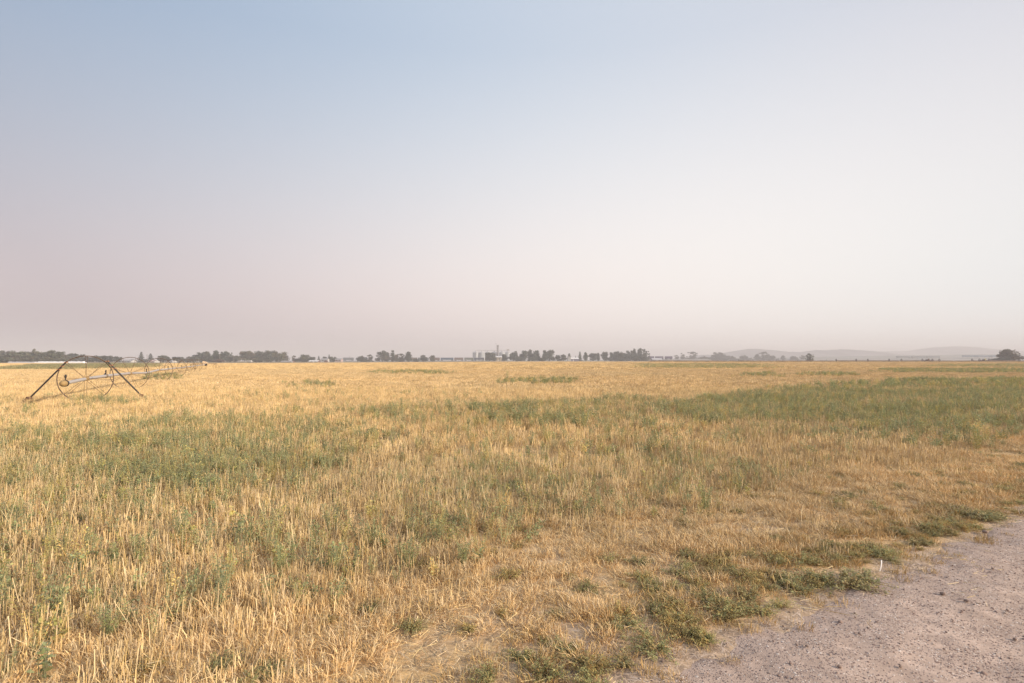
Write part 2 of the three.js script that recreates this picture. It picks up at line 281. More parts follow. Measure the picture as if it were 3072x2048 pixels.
function scatter(name, label, category, geos, material, places) { // places: {x, d, y?, s, sy?, turn, tilt?, col, v}
  const by = geos.map(() => []);
  for (const p of places) by[p.v % geos.length].push(p);
  const o = new THREE.Group(); o.name = numbered(name); scene.add(o); o.userData = { label, category, kind: 'stuff' };
  const M = new THREE.Matrix4(), Q = new THREE.Quaternion(), E = new THREE.Euler(), C = new THREE.Color();
  by.forEach((list, i) => {
    if (!list.length) return;
    const im = new THREE.InstancedMesh(geos[i], material, list.length); im.name = name + '_clump'; im.userData.kind = 'stuff'; dress(im);
    list.forEach((p, k) => { Q.setFromEuler(E.set(p.tx ?? 0, p.turn, p.tz ?? 0)); M.compose(V(p.x, p.y ?? land(p.x, p.d), -p.d), Q, V(p.s, p.sy ?? p.s, p.s)); im.setMatrixAt(k, M); im.setColorAt(k, C.setRGB(...p.col)); });
    o.add(im);
  });
  return o;
}
function* points(d0, d1, perM2, mx = 1.06, pad = 1.6) { // random ground points in the wedge of land ahead of the camera
  const area = (a, b) => mx * (b * b - a * a) + 2 * pad * (b - a), n = Math.round(area(d0, d1) * perM2);
  for (let i = 0; i < n; i++) { let d, x; do { d = Math.sqrt(lerp(d0 * d0, d1 * d1, rnd())); } while (rnd() > (mx * d + pad) / (mx * d1 + pad) * d1 / Math.max(d, 0.5) * 0.5 + 0.5); x = (rnd() * 2 - 1) * (mx * d + pad); yield [x, d]; }
}
const fieldTone = (x, d) => { const a = fbm(x * 0.11 + 2, d * 0.16 + 4, 3), b = fbm(x * 0.9, d * 0.9, 2); let c = mixc([0.92, 0.93, 0.97], [1.07, 1.0, 0.92], a); return tint(c, (0.86 + 0.28 * b) * rr(0.9, 1.08)); };
{
  const near = Array.from({ length: 9 }, () => strawClump(17, 0.11, 0.05, 0.18, 0.0021, 26, 0.18));
  const mid = Array.from({ length: 5 }, () => strawClump(24, 0.17, 0.06, 0.19, 0.0030, 16, 0.17));
  const far = Array.from({ length: 4 }, () => strawClump(38, 0.36, 0.08, 0.20, 0.0060, 12, 0.16));
  const vfar = Array.from({ length: 3 }, () => strawClump(46, 0.85, 0.12, 0.26, 0.016, 6));
  const tall = (x, d) => sstep(roadDist(x, d) + clamp((-roadAlong(x, d) - 2.0) * 0.45, 0, 1.2) + 0.7 * (noise(x * 0.8, d * 0.8) - 0.5), 1.1, 2.7);
  const make = (d0, d1, dens, nv, keep) => {
    const out = [];
    for (const [x, d] of points(d0, d1, dens)) {
      const rd = roadDist(x, d), t = tall(x, d); if (rd < 0.25 || rnd() > 0.12 + t) continue;
      const bare = fbm(x * 0.75 + 11, d * 0.75 + 3, 3); if (d < 40 && bare < 0.33 && rnd() < 0.75) continue;
      const g = weedAt(x, d); if (rnd() < g * keep) continue;
      const s = rr(0.85, 1.2);
      out.push({ x, d, s, sy: s * lerp(0.5, 1.0, t) * rr(0.85, 1.15) * (0.75 + 0.5 * fbm(x * 0.35, d * 0.35, 2)), turn: rr(0, 6.283), col: fieldTone(x, d), v: Math.floor(rnd() * nv) });
    }
    return out;
  };
  scatter('dry_stubble', 'standing golden cut stubble of the near field', 'stubble', near, dryMat, make(1.2, 9, 78, 9, 0.5));
  scatter('dry_stubble', 'golden cut stubble farther out in the field', 'stubble', mid, dryMat, make(9, 30, 42, 5, 0.4));
  scatter('dry_stubble', 'golden cut stubble in the middle distance', 'stubble', far, dryMat, make(30, 95, 10, 4, 0.4));
  scatter('dry_stubble', 'golden cut stubble at the far end of the field', 'stubble', vfar, dryMat, make(95, 300, 0.75, 3, 0.5));

  // short dry grass along the road
  const DRY = [[0.76, 0.56, 0.29], [0.70, 0.48, 0.22], [0.80, 0.62, 0.37], [0.60, 0.40, 0.19], [0.68, 0.51, 0.29]], BROWN = [[0.48, 0.31, 0.12], [0.54, 0.35, 0.14], [0.40, 0.29, 0.12], [0.62, 0.43, 0.20]];
  const tufts = Array.from({ length: 6 }, () => fineTuft(40, 0.07, 0.085, 0.0019, DRY)), rust = Array.from({ length: 3 }, () => fineTuft(44, 0.10, 0.06, 0.0021, BROWN));
  const list = [], low = [];
  for (const [x, d] of points(1.2, 24, 205)) {
    const rd = roadDist(x, d) - edgeWobble(roadAlong(x, d)); if (rd < -0.18 || rd > 4.0 || (rd < 0.12 && rnd() < 0.7)) continue;
    const clump = fbm(x * 2.1 + 4, d * 2.1, 3); if (clump < 0.29 && rnd() < 0.5) continue;
    if (rd > 2.2 && rnd() < (rd - 2.2) / 1.5) continue;
    const edge = 1 - sstep(rd, 0.2, 1.1), s = rr(0.75, 1.3) * lerp(0.7, 1, sstep(rd, 0, 0.4));
    if (rnd() < edge * 0.5) low.push({ x, d, s, turn: rr(0, 6.283), col: tint([1, 1, 1], rr(0.8, 1.2)), v: Math.floor(rnd() * 3) });
    if (rnd() > edge * 0.55) list.push({ x, d, s, sy: s * lerp(0.4, 1, sstep(rd, 0.0, 0.5)) * (0.40 + 1.5 * (clump - 0.3)) * lerp(0.9, 1.5, sstep(rd, 1, 3)), turn: rr(-0.5, 0.5), tz: rr(0, 0.28), col: tint(fieldTone(x, d), 1.08), v: Math.floor(rnd() * 6) });
  }
  scatter('dry_grass', 'short bleached grass along the dirt road', 'grass', tufts, dryMat, list);
  scatter('dry_grass', 'low rusty brown grass fringing the dirt road', 'grass', rust, dryMat, low);
  // loose straw lying at the road's edge
  const bits = Array.from({ length: 3 }, () => { const m = new MB(); for (let i = 0; i < 5; i++) { const a = rr(0, 6.283), b = V(rr(-0.08, 0.08), rr(0.003, 0.02), rr(-0.08, 0.08)), L = rr(0.03, 0.10); m.rod(b, b.clone().add(V(Math.cos(a) * L, rr(-0.003, 0.012), Math.sin(a) * L)), 0.0016, 0.0013, tint(pick(STRAW), rr(0.85, 1.1))); } return m.geo(); }), lie = [];
  for (const [x, d] of points(1.2, 14, 30)) { const rd = roadDist(x, d) - edgeWobble(roadAlong(x, d)); if (rnd() > Math.exp(-Math.max(0, -rd) * 6) || (rd > 1.6 && rnd() > 0.55)) continue; lie.push({ x, d, y: rd < 0 ? 0.014 + roadRelief(x, d) : 0.004, s: rr(0.8, 1.3), turn: rr(0, 6.283), col: [1, 1, 1], v: Math.floor(rnd() * 3) }); }
  scatter('loose_straw', 'loose straw strewn along the edge of the dirt road', 'straw', bits, dryMat, lie);
}

// ------------------------------------------------------------------ green weeds
const LEAF = [[0.265, 0.295, 0.11], [0.32, 0.345, 0.13], [0.37, 0.375, 0.16], [0.30, 0.33, 0.18], [0.48, 0.435, 0.17], [0.255, 0.305, 0.145]];
const leafMat = new THREE.MeshPhysicalMaterial({ color: 0xffffff, vertexColors: true, roughness: 0.95, transmission: 0.3, thickness: 0, side: THREE.DoubleSide });
function leaf(m, b, dir, L, w, col) {
  const s = V(dir.z, 0, -dir.x); if (s.lengthSq() < 1e-4) s.set(1, 0, 0); s.normalize().multiplyScalar(w / 2); s.y = gauss() * w * 0.25;
  const mid = b.clone().addScaledVector(dir, L * 0.5), tip = b.clone().addScaledVector(dir, L); tip.y -= L * rr(0, 0.35); mid.y += L * 0.08;
  m.tri(b, mid.clone().add(s), mid.clone().sub(s), col); m.tri(mid.clone().sub(s), mid.clone().add(s), tip, col);
}
function uprightWeed(h, stems, perStem, L, w, spread, colors = LEAF) {
  const m = new MB();
  for (let i = 0; i < stems; i++) {
    const a = rr(0, 6.283), lean = spread * rr(0.2, 1), top = V(Math.cos(a) * lean * h, h * rr(0.7, 1.05), Math.sin(a) * lean * h), base = V(Math.cos(a) * 0.012, -0.01, Math.sin(a) * 0.012), tone = pick(colors);
    m.rod(base, top, 0.0028, 0.0011, mixc(tone, [0.40, 0.33, 0.17], 0.5));
    for (let k = 0; k < perStem; k++) {
      const t = Math.pow(rr(0.06, 1), 0.8), p = base.clone().lerp(top, t), la = rr(0, 6.283), up = rr(0.0, 0.8), side = rr(0, 0.045) * (1.1 - t) * (h / 0.3), dir = V(Math.cos(la), up, Math.sin(la)).normalize();
      leaf(m, p.addScaledVector(V(Math.cos(la), 0.5, Math.sin(la)), side), dir, L * rr(0.5, 1.1) * (1.15 - 0.5 * t), w * rr(0.6, 1.2), tint(mixc(tone, pick(colors), 0.5), rr(0.8, 1.2)));
    }
  }
  return m;
}
{
  const nearW = [...Array.from({ length: 4 }, (_, i) => uprightWeed(0.17 + 0.025 * i, 5, 30, 0.024, 0.007, 0.4).geo()), ...Array.from({ length: 3 }, (_, i) => uprightWeed(0.13 + 0.03 * i, 4, 15, 0.036, 0.016, 0.6).geo()), uprightWeed(0.24, 5, 10, 0.02, 0.006, 0.35, [[0.34, 0.24, 0.12], [0.28, 0.19, 0.10], [0.40, 0.31, 0.17]]).geo()];
  const midW = [...Array.from({ length: 4 }, (_, i) => uprightWeed(0.25 + 0.03 * i, 6, 28, 0.034, 0.012, 0.4).geo()), ...Array.from({ length: 2 }, (_, i) => uprightWeed(0.17 + 0.04 * i, 6, 18, 0.045, 0.020, 0.6).geo()), uprightWeed(0.30, 5, 12, 0.03, 0.009, 0.3, [[0.36, 0.27, 0.13], [0.30, 0.22, 0.11]]).geo()];
  const farW = Array.from({ length: 4 }, (_, i) => uprightWeed(0.31 + 0.03 * i, 10, 22, 0.060, 0.026, 0.55).geo());
  const grow = (d0, d1, dens, nv) => {
    const out = [];
    for (const [x, d] of points(d0, d1, dens)) {
      if (roadDist(x, d) < 1.6) continue; const g = weedAt(x, d); if (rnd() > g) continue; const s = rr(0.65, 1.25) * (0.7 + 0.6 * fbm(x * 0.6, d * 0.6, 2)), y = rnd() < 0.22 ? [1.35, 1.15, 0.85] : rnd() < 0.14 ? [1.8, 1.4, 1.2] : [1, 1, 1];
      out.push({ x, d, s, turn: rr(0, 6.283), tx: gauss() * 0.08, tz: gauss() * 0.08, col: tint(y, rr(0.8, 1.2)), v: Math.floor(rnd() * nv) });
    }
    return out;
  };
  scatter('green_weeds', 'grey-green leafy weeds growing up through the near stubble', 'weeds', nearW, leafMat, grow(1.5, 9, 125, 8));
  scatter('green_weeds', 'green weed patches farther out in the stubble', 'weeds', midW, leafMat, grow(9, 28, 46, 7));
  scatter('green_weeds', 'distant green weed patches on the stubble field', 'weeds', farW, leafMat, grow(28, 260, 4.5, 4));
}
// single weeds that stand out
{
  const tallGreen = Array.from({ length: 3 }, () => uprightWeed(0.42, 7, 46, 0.040, 0.011, 0.25).geo()), bushy = Array.from({ length: 3 }, () => uprightWeed(0.30, 16, 40, 0.040, 0.013, 0.75).geo());
  const tallMat = leafMat, spots = [[505, 1288], [40, 1310], [215, 1300], [290, 1298], [690, 1283], [700, 1262], [985, 1262], [1207, 1240], [1523, 1140], [555, 1262], [75, 1318], [470, 1300]];
  spots.forEach(([px, py], i) => { const [x, d] = gp(px, py), o = part('tall_weed', tallGreen[i % 3], tallMat, scene); o.name = numbered('tall_weed'); o.position.set(x, land(x, d), -d); o.rotation.y = rr(0, 6); o.scale.setScalar(rr(0.9, 1.25) * (d > 20 ? 1.7 : 1)); tag(o, 'tall feathery green weed standing above the stubble at the edge of the weed patch', 'weed', 'tall weeds above the stubble'); });
  [[1355, 1238], [1420, 1238], [1530, 1240], [1475, 1272], [1555, 1268], [1670, 1275], [1822, 1208], [1855, 1205], [1630, 1290], [1900, 1212], [1790, 1226]].forEach(([px, py], i) => { const [x, d] = gp(px, py), o = part('bushy_weed', bushy[i % 3], tallMat, scene); o.name = numbered('bushy_weed'); o.position.set(x, land(x, d), -d); o.rotation.y = rr(0, 6); o.scale.setScalar(rr(1.1, 1.7)); tag(o, 'round bushy green weed on thin pale stubble between the big weed patches', 'weed', 'bushy weeds on pale stubble'); });
  [[1230, 1700, 1.0], [1130, 1640, 1.1], [1390, 1690, 0.9], [860, 1720, 1.1], [600, 1790, 0.9], [350, 1900, 0.9], [1310, 1620, 1.0], [760, 1640, 1.2], [2110, 1530, 1.2], [430, 1680, 1.1]].forEach(([px, py, s], i) => { const [x, d] = gp(px, py), o = part('stubble_weed', bushy[(i + 1) % 3], tallMat, scene); o.name = numbered('stubble_weed'); o.position.set(x, land(x, d), -d); o.rotation.y = rr(0, 6); o.scale.set(0.55 * s, 0.8 * s, 0.55 * s); tag(o, 'dark green narrow-leaved weed rooted between tall straw stems', 'weed', 'weeds between the tall straw stems'); });
}
// low weed mats on the road edge
{
  const matGeo = Array.from({ length: 4 }, () => {
    const m = new MB(), green = [[0.26, 0.265, 0.09], [0.33, 0.32, 0.115], [0.40, 0.375, 0.15], [0.25, 0.26, 0.115], [0.48, 0.39, 0.14], [0.50, 0.34, 0.12]];
    for (let i = 0; i < 40; i++) { // trailing stems
      const a = rr(0, 6.283) * (0.6 + 0.4 * noise(i * 0.37, 4)), R = 0.05 + 0.15 * Math.pow(rnd(), 1.4), tone = pick(green), top = V(Math.cos(a) * R, 0.035 + 0.045 * (1 - R / 0.16) + rr(-0.01, 0.02), Math.sin(a) * R);
      m.rod(V(0, 0, 0), top, 0.0015, 0.001, [0.26, 0.17, 0.07]);
      for (let k = 0; k < 24; k++) { const t = rr(0.3, 1.1), p = V(0, 0, 0).lerp(top, t); p.y = Math.max(0.006, p.y + rr(-0.02, 0.02)); const la = rr(0, 6.283); leaf(m, p, V(Math.cos(la), rr(-0.1, 0.9), Math.sin(la)).normalize(), rr(0.010, 0.021), rr(0.006, 0.011), tint(mixc(tone, pick(green), 0.4), rr(0.75, 1.25))); }
    }
    return m.geo();
  });
  const brownish = leafMat.clone(); brownish.color.setRGB(0.98, 0.88, 0.88);
  const spots = [[1560, 1955, 0.8], [1690, 1935, 0.95], [1770, 1985, 0.9], [1640, 2015, 0.9], [1470, 2025, 0.8], [1870, 1975, 0.7], [1960, 1930, 1.05], [1870, 1870, 1.0], [2060, 1890, 0.9], [2110, 1800, 0.9], [2170, 1830, 1.1], [2240, 1790, 1.1], [2340, 1745, 1.1], [2440, 1730, 1.2], [2520, 1745, 1.3], [2590, 1740, 1.1], [2630, 1660, 1.0], [2730, 1625, 0.9], [2790, 1590, 1.1], [2850, 1565, 1.0], [2900, 1545, 1.5], [2950, 1552, 1.3], [2400, 1680, 1.0], [2690, 1600, 0.9], [2040, 1850, 0.8]];
  spots.forEach(([px, py, s], i) => {
    const [x, d] = gp(px, py), o = part('roadside_weed', matGeo[i % 4], i % 3 === 2 ? brownish : leafMat, scene); o.name = numbered('roadside_weed'); o.position.set(x, roadDist(x, d) < 0 ? 0.012 : 0.0, -d); o.rotation.y = rr(0, 6.283); s *= 0.85; o.scale.set(s * rr(0.8, 1.3), s * rr(0.7, 1.05), s * rr(0.8, 1.3));
    if (i % 3 === 2) tag(o, 'low mat of rusty brown weed spreading at the edge of the dirt road', 'weed', 'brown weed mats along the dirt road'); else tag(o, 'low mat of small green leaves spreading at the edge of the dirt road', 'weed', 'green weed mats along the dirt road');
  });
  const small = [];
  for (const [x, d] of points(1.2, 22, 60)) { const rd = roadDist(x, d) - edgeWobble(roadAlong(x, d)); if (rd < 0.02 || rd > 2.6 || rnd() > 0.8 * Math.exp(-rd * 1.3) * (0.3 + 1.4 * noise(x * 1.6 + 3, d * 1.6))) continue; const y = rnd() < 0.55 ? [1.15, 0.98, 0.85] : [1.0, 1.0, 1]; small.push({ x, d, s: rr(0.35, 0.8), turn: rr(0, 6.283), col: tint(y, rr(0.8, 1.25)), v: Math.floor(rnd() * 4) }); }
  scatter('ground_weeds', 'small creeping weeds among the short grass by the dirt road', 'weeds', matGeo, leafMat, small);
}

// ------------------------------------------------------------------ on the road: pebbles, stones, a scrap of plastic
function stoneGeo(seedv) {
  const g = new THREE.IcosahedronGeometry(1, 1), p = g.attributes.position;
  for (let i = 0; i < p.count; i++) { const x = p.getX(i), y = p.getY(i), z = p.getZ(i), k = 0.72 + 0.5 * noise(x * 1.3 + seedv * 7.1 + 20, y * 1.3 + z * 1.7 + seedv * 3.3 + 20); p.setXYZ(i, x * k, y * k * 0.62, z * k * 0.85); }
  g.computeVertexNormals(); return g;
}
const stones = [0, 1, 2, 3].map(stoneGeo);
{
  const out = [];
  for (const [x, d] of points(1.2, 12, 5200, 1.05, 1)) {
    const n = roadDist(x, d) - edgeWobble(roadAlong(x, d)); if (n > 0.02 || n < -5) continue; const cl = fbm(x * 1.1 + 5, d * 1.1, 3); if (rnd() > (0.10 + 0.9 * (cl - 0.25)) * (0.22 + 2.2 * sstep(-n + 0.8 * noise(x * 1.3, d * 1.3), 0.9, 2.1))) continue;   // loose gravel gathers along the crown of the road
    const s = 0.0022 + 0.0052 * Math.pow(rnd(), 2.5) + (rnd() < 0.008 ? 0.007 : 0), c = pick([[0.21, 0.135, 0.105], [0.29, 0.195, 0.155], [0.39, 0.28, 0.22], [0.18, 0.125, 0.11], [0.50, 0.38, 0.30], [0.26, 0.17, 0.13]]);
    out.push({ x, d, y: 0.007 + roadRelief(x, d), s, turn: rr(0, 6.283), tx: rr(-0.4, 0.4), col: tint(c, rr(0.8, 1.15)), v: Math.floor(rnd() * 4) });
  }
  scatter('gravel', 'dark pebbles and grit scattered over the dirt road', 'gravel', stones, mat(1, 1, 1, 0.9), out);
  const stoneMat = mat(0.24, 0.165, 0.13, 0.9);
  [[2810, 1775, 16], [2880, 1795, 14], [2405, 1930, 12], [2500, 1988, 14], [2940, 1595, 18], [2560, 1890, 9], [2810, 1935, 10], [3020, 1900, 12], [2960, 1700, 9], [2680, 1985, 11], [2550, 1845, 8], [3000, 1820, 9]].forEach(([px, py, w], i) => {
    const [x, d] = gp(px, py), o = part('stone', stones[i % 4], stoneMat, scene); o.name = numbered('stone'); const s = w / FPX * d * 0.48; o.position.set(x, 0.012 + roadRelief(x, d) + s * 0.28, -d); o.rotation.y = rr(0, 6); o.scale.setScalar(s);
    tag(o, 'dark brown stone lying on the bare dirt road', 'stone', 'larger stones on the dirt road');
  });
  // scrap of white plastic, bent, standing in the edge of the weeds
  const [x, d] = gp(2626, 1706), g = new THREE.PlaneGeometry(0.016, 0.088, 2, 12), p = g.attributes.position;
  for (let i = 0; i < p.count; i++) { const t = p.getY(i) / 0.088 + 0.5; p.setXYZ(i, p.getX(i) * (1 - 0.25 * t) + 0.012 * t * t, p.getY(i) + 0.044, 0.012 * Math.sin(t * 2.4) - Math.abs(p.getX(i)) * 0.5); }
  const top = g.clone(); top.translate(0, 0, 0.0014); g.computeVertexNormals(); top.computeVertexNormals();
  const s = part('plastic_scrap', mergeGeometries([g, top]), mat(0.82, 0.80, 0.80, 0.4), scene); s.position.set(x, 0.004, -d); s.rotation.y = 0.4; tag(s, 'bent white plastic scrap standing in the weeds beside the dirt road', 'litter');
}

// ------------------------------------------------------------------ irrigation wheel line
const rustMat = mat(0.13, 0.068, 0.04, 0.75), rimMat = mat(0.14, 0.09, 0.06, 0.75), alu = mat(0.38, 0.35, 0.335, 0.5), darkSteel = mat(0.026, 0.02, 0.018, 0.6), ochre = mat(0.34, 0.22, 0.09, 0.7), brass = mat(0.20, 0.15, 0.10, 0.45), redGasket = mat(0.42, 0.06, 0.05, 0.6), tanPaint = mat(0.62, 0.46, 0.30, 0.55), blackMat = mat(0.02, 0.02, 0.02, 0.6);
const WR = 0.9;
const rimGeo = (() => { const pts = [[WR - 0.012, -0.026], [WR + 0.010, -0.026], [WR + 0.010, 0.026], [WR - 0.012, 0.026], [WR - 0.022, 0.0], [WR - 0.012, -0.026]].map(([r, y]) => new THREE.Vector2(r, y)); const g = new THREE.LatheGeometry(pts, 56); g.rotateZ(Math.PI / 2); return g; })(); // axle along x
const farRimGeo = (() => { const pts = [[0.80, -0.13], [0.97, -0.13], [0.97, 0.13], [0.80, 0.13], [0.80, -0.13]].map(([r, y]) => new THREE.Vector2(r, y)), g = new THREE.LatheGeometry(pts, 28); g.rotateZ(Math.PI / 2); return g; })();   // deep cleated rims of the far wheels
function spokeGeo(a, hubSide) { return new MB().rod(V(hubSide, 0.075 * Math.sin(a), 0.075 * Math.cos(a)), V(hubSide * 0.1, (WR - 0.01) * Math.sin(a), (WR - 0.01) * Math.cos(a)), 0.0068, 0.0068, WHITE, 5).geo(); }
const SPOKES = []; for (let k = 0; k < 8; k++) for (const s of [-0.16, 0.16]) SPOKES.push(spokeGeo(rad(90 + 45 * k + (s > 0 ? 3 : -3)), s));
const hubGeo = (() => { const a = new THREE.CylinderGeometry(0.088, 0.088, 0.05, 18), b = a.clone(), c = new THREE.CylinderGeometry(0.074, 0.074, 0.36, 14); a.translate(0, 0.16, 0); b.translate(0, -0.16, 0); const g = mergeGeometries([a, b, c]); g.rotateZ(Math.PI / 2); return g; })();
const spokeMat = rustMat;
// local frame of a wheel line: x runs along the pipe
function addWheel(line, x, y, roll) {
  const w = new THREE.Group(); w.name = 'wheel'; w.position.set(x, y, 0); w.rotation.x = roll; line.add(w);
  part('rim', rimGeo, rimMat, w); part('hub', hubGeo, ochre, w); for (const g of SPOKES) part('spoke', g, spokeMat, w); return w;
}
const sprinklerGeo = (() => { const parts = [new THREE.CylinderGeometry(0.016, 0.016, 0.10, 8), new THREE.CylinderGeometry(0.034, 0.026, 0.06, 10), new THREE.BoxGeometry(0.15, 0.022, 0.03), new THREE.CylinderGeometry(0.014, 0.02, 0.09, 6)]; parts[0].translate(0, 0.05, 0); parts[1].translate(0, 0.12, 0); parts[2].translate(0.03, 0.165, 0); parts[3].rotateZ(-0.9); parts[3].translate(-0.05, 0.155, 0); return mergeGeometries(parts.map((g) => g.toNonIndexed())); })();
const couplerGeo = (() => { const p = [[0, -0.17], [0.078, -0.17], [0.084, -0.15], [0.078, -0.13], [0.078, -0.02], [0.095, 0.0], [0.095, 0.045], [0.078, 0.07], [0.078, 0.16], [0, 0.16]].map(([r, y]) => new THREE.Vector2(r, y)); const g = new THREE.LatheGeometry(p, 18); g.rotateZ(-Math.PI / 2); return g; })();
const levelGeo = (() => { const s = new THREE.Shape(); s.moveTo(-0.20, 0); s.quadraticCurveTo(-0.06, 0.10, 0.12, 0.075); s.lineTo(0.12, 0.05); s.quadraticCurveTo(-0.04, 0.06, -0.20, -0.02); const g = new THREE.ExtrudeGeometry(s, { depth: 0.05, bevelEnabled: false }); g.translate(0, 0.07, -0.025); return g; })();
function addCoupler(line, x, y) {
  const c = new THREE.Group(); c.name = 'coupler'; c.position.set(x, y, 0); line.add(c);
  part('sleeve', couplerGeo, brass, c); const s = part('sprinkler', sprinklerGeo, darkSteel, c); s.position.y = 0.085; part('leveller_arm', levelGeo, darkSteel, c); return c;
}
{
  const origin = [-16.75, 21.5], u = [-0.447, 0.894];     // [x, depth] of the first wheel, direction of the pipe into the field
  const line = thing('irrigation_wheel_line', 'long aluminium irrigation pipe on rusty spoked wheels standing in the stubble', 'irrigation line', [origin[0], 0, -origin[1]], Math.atan2(u[1], u[0]));
  const stops = [[-2.8, 0.83], [0, 0.9], [3.6, 0.925], [9.7, 0.92], [15.8, 0.82], [21.9, 0.92], [28, 0.90], [34.1, 0.91], [40.2, 0.86], [46.3, 0.91], [52.4, 0.87], [58.5, 0.91], [64.6, 0.88], [70.7, 0.91], [76.8, 0.88], [85, 0.93]];
  for (let i = 0; i < stops.length - 1; i++) {
    const a = V(stops[i][0], stops[i][1], 0), b = V(stops[i + 1][0], stops[i + 1][1], 0), g = new THREE.CylinderGeometry(0.063, 0.063, a.distanceTo(b) + 0.01, 16); g.rotateZ(Math.PI / 2);
    const m = part('pipe', g, alu, line); m.position.copy(a).lerp(b, 0.5); m.rotation.z = Math.atan2(b.y - a.y, b.x - a.x);
  }
  [0, 9.7, 21.9, 34.1, 46.3, 58.5, 70.7].forEach((x, i) => addWheel(line, x, 0.905, [0, 0.35, 0.15, 0.6, 0.2, 0.5, 0.1][i]));
  [3.6, 15.8, 28, 40.2, 52.4, 64.6, 76.8].forEach((x) => addCoupler(line, x, stops.find((s) => s[0] === x)[1]));
  // end of the pipe: red gasket, ochre plug and its own sprinkler
  const end = new THREE.Group(); end.name = 'end_plug'; end.position.set(-2.8, 0.83, 0); line.add(end);
  const plug = new THREE.LatheGeometry([[0, -0.42], [0.045, -0.415], [0.085, -0.38], [0.108, -0.30], [0.112, -0.2], [0.095, -0.12], [0.088, -0.06]].map(([r, y]) => new THREE.Vector2(r, y)), 20); plug.rotateZ(-Math.PI / 2); part('plug', plug, ochre, end);
  const ring = new THREE.CylinderGeometry(0.118, 0.118, 0.05, 20); ring.rotateZ(Math.PI / 2); part('clamp_ring', ring, darkSteel, end).position.x = -0.06;
  const gas = new THREE.CylinderGeometry(0.100, 0.100, 0.05, 20); gas.rotateZ(Math.PI / 2); part('gasket', gas, redGasket, end);
  const sp = part('sprinkler', sprinklerGeo, darkSteel, end); sp.position.set(-0.02, 0.09, 0); sp.scale.setScalar(1.15);
  // two dark brace poles clipped to the first rim (local z = across the line; + is towards the road)
  const brace = (z0, y0, z1, y1) => {
    const b = new THREE.Group(); b.name = 'brace_pole'; line.add(b);
    part('pole', new MB().rod(V(-0.06, y0, z0), V(-0.06, y1, z1), 0.03, 0.03, WHITE, 8, true).geo(), darkSteel, b);
    const f = new MB(); f.box(-0.10, -0.02, y1 - 0.05, y1 + 0.05, z1 - 0.075, z1 + 0.075, WHITE); f.rod(V(-0.06, y1 + 0.05, z1 - 0.09), V(-0.06, y1 - 0.14, z1 + Math.sign(z1) * 0.14), 0.018, 0.012, WHITE, 6, true); part('foot', f.geo(), rustMat, b);
    const k = new MB(); for (const t of [0.02, 0.13, 0.22]) { const y = lerp(y0, y1, t), z = lerp(z0, z1, t); k.box(-0.085, 0.03, y - 0.018, y + 0.018, z - 0.05, z + 0.05, WHITE); } part('rim_clip', k.geo(), mat(0.42, 0.19, 0.09, 0.7), b);
  };
  brace(-0.60, 1.58, -1.68, 0.20); brace(0.66, 1.62, 1.84, 0.20);
  // drive unit in the middle of the line
  const mv = new THREE.Group(); mv.name = 'drive_unit'; mv.position.set(85, 0, 0); line.add(mv);
  const fr = new MB(); fr.box(-0.05, 0.05, 1.02, 1.10, -1.9, 1.9, WHITE); fr.box(-0.45, 0.45, 1.03, 1.09, -0.12, -0.04, WHITE); fr.box(-0.45, 0.45, 1.03, 1.09, 0.3, 0.38, WHITE); part('frame', fr.geo(), rustMat, mv);
  const eg = new THREE.Shape(); eg.moveTo(-0.40, 1.10); eg.lineTo(-0.40, 1.42); eg.quadraticCurveTo(-0.36, 1.52, -0.2, 1.52); eg.lineTo(0.12, 1.44); eg.lineTo(0.52, 1.16); eg.lineTo(0.52, 1.10); const hood = new THREE.ExtrudeGeometry(eg, { depth: 0.6, bevelEnabled: true, bevelSize: 0.02, bevelThickness: 0.02, bevelSegments: 2 }); hood.translate(0, 0, -0.3); hood.rotateY(-Math.PI / 2); part('engine_hood', hood, tanPaint, mv);
  part('engine_grille', new MB().box(-0.27, 0.27, 1.14, 1.46, -0.47, -0.44, WHITE).geo(), blackMat, mv);
  const gb = new THREE.CylinderGeometry(0.24, 0.2, 0.5, 14); gb.rotateZ(Math.PI / 2); gb.translate(0, 0.90, 0.12); part('gearbox', gb, darkSteel, mv);
  const sm = new THREE.TorusGeometry(0.5, 0.014, 5, 28); sm.rotateY(Math.PI / 2);
  for (const z of [-1.72, 1.72]) for (const x of [-0.4, 0.4]) { const w = new THREE.Group(); w.name = 'drive_wheel'; w.position.set(x, 0.514, z); mv.add(w); part('rim', sm, rimMat, w); for (let k = 0; k < 6; k++) part('spoke', new MB().rod(V(0, 0, 0), V(0, 0.5 * Math.sin(k * 1.0472), 0.5 * Math.cos(k * 1.0472)), 0.007, 0.007, WHITE, 4).geo(), rustMat, w); }
  const lg = new MB(); for (const z of [-1.72, 1.72]) { lg.rod(V(-0.4, 0.514, z), V(0.4, 0.514, z), 0.025, 0.025, WHITE, 6); lg.rod(V(0, 0.514, z), V(0, 1.04, z), 0.025, 0.025, WHITE, 6); } part('axle_legs', lg.geo(), rustMat, mv);
}
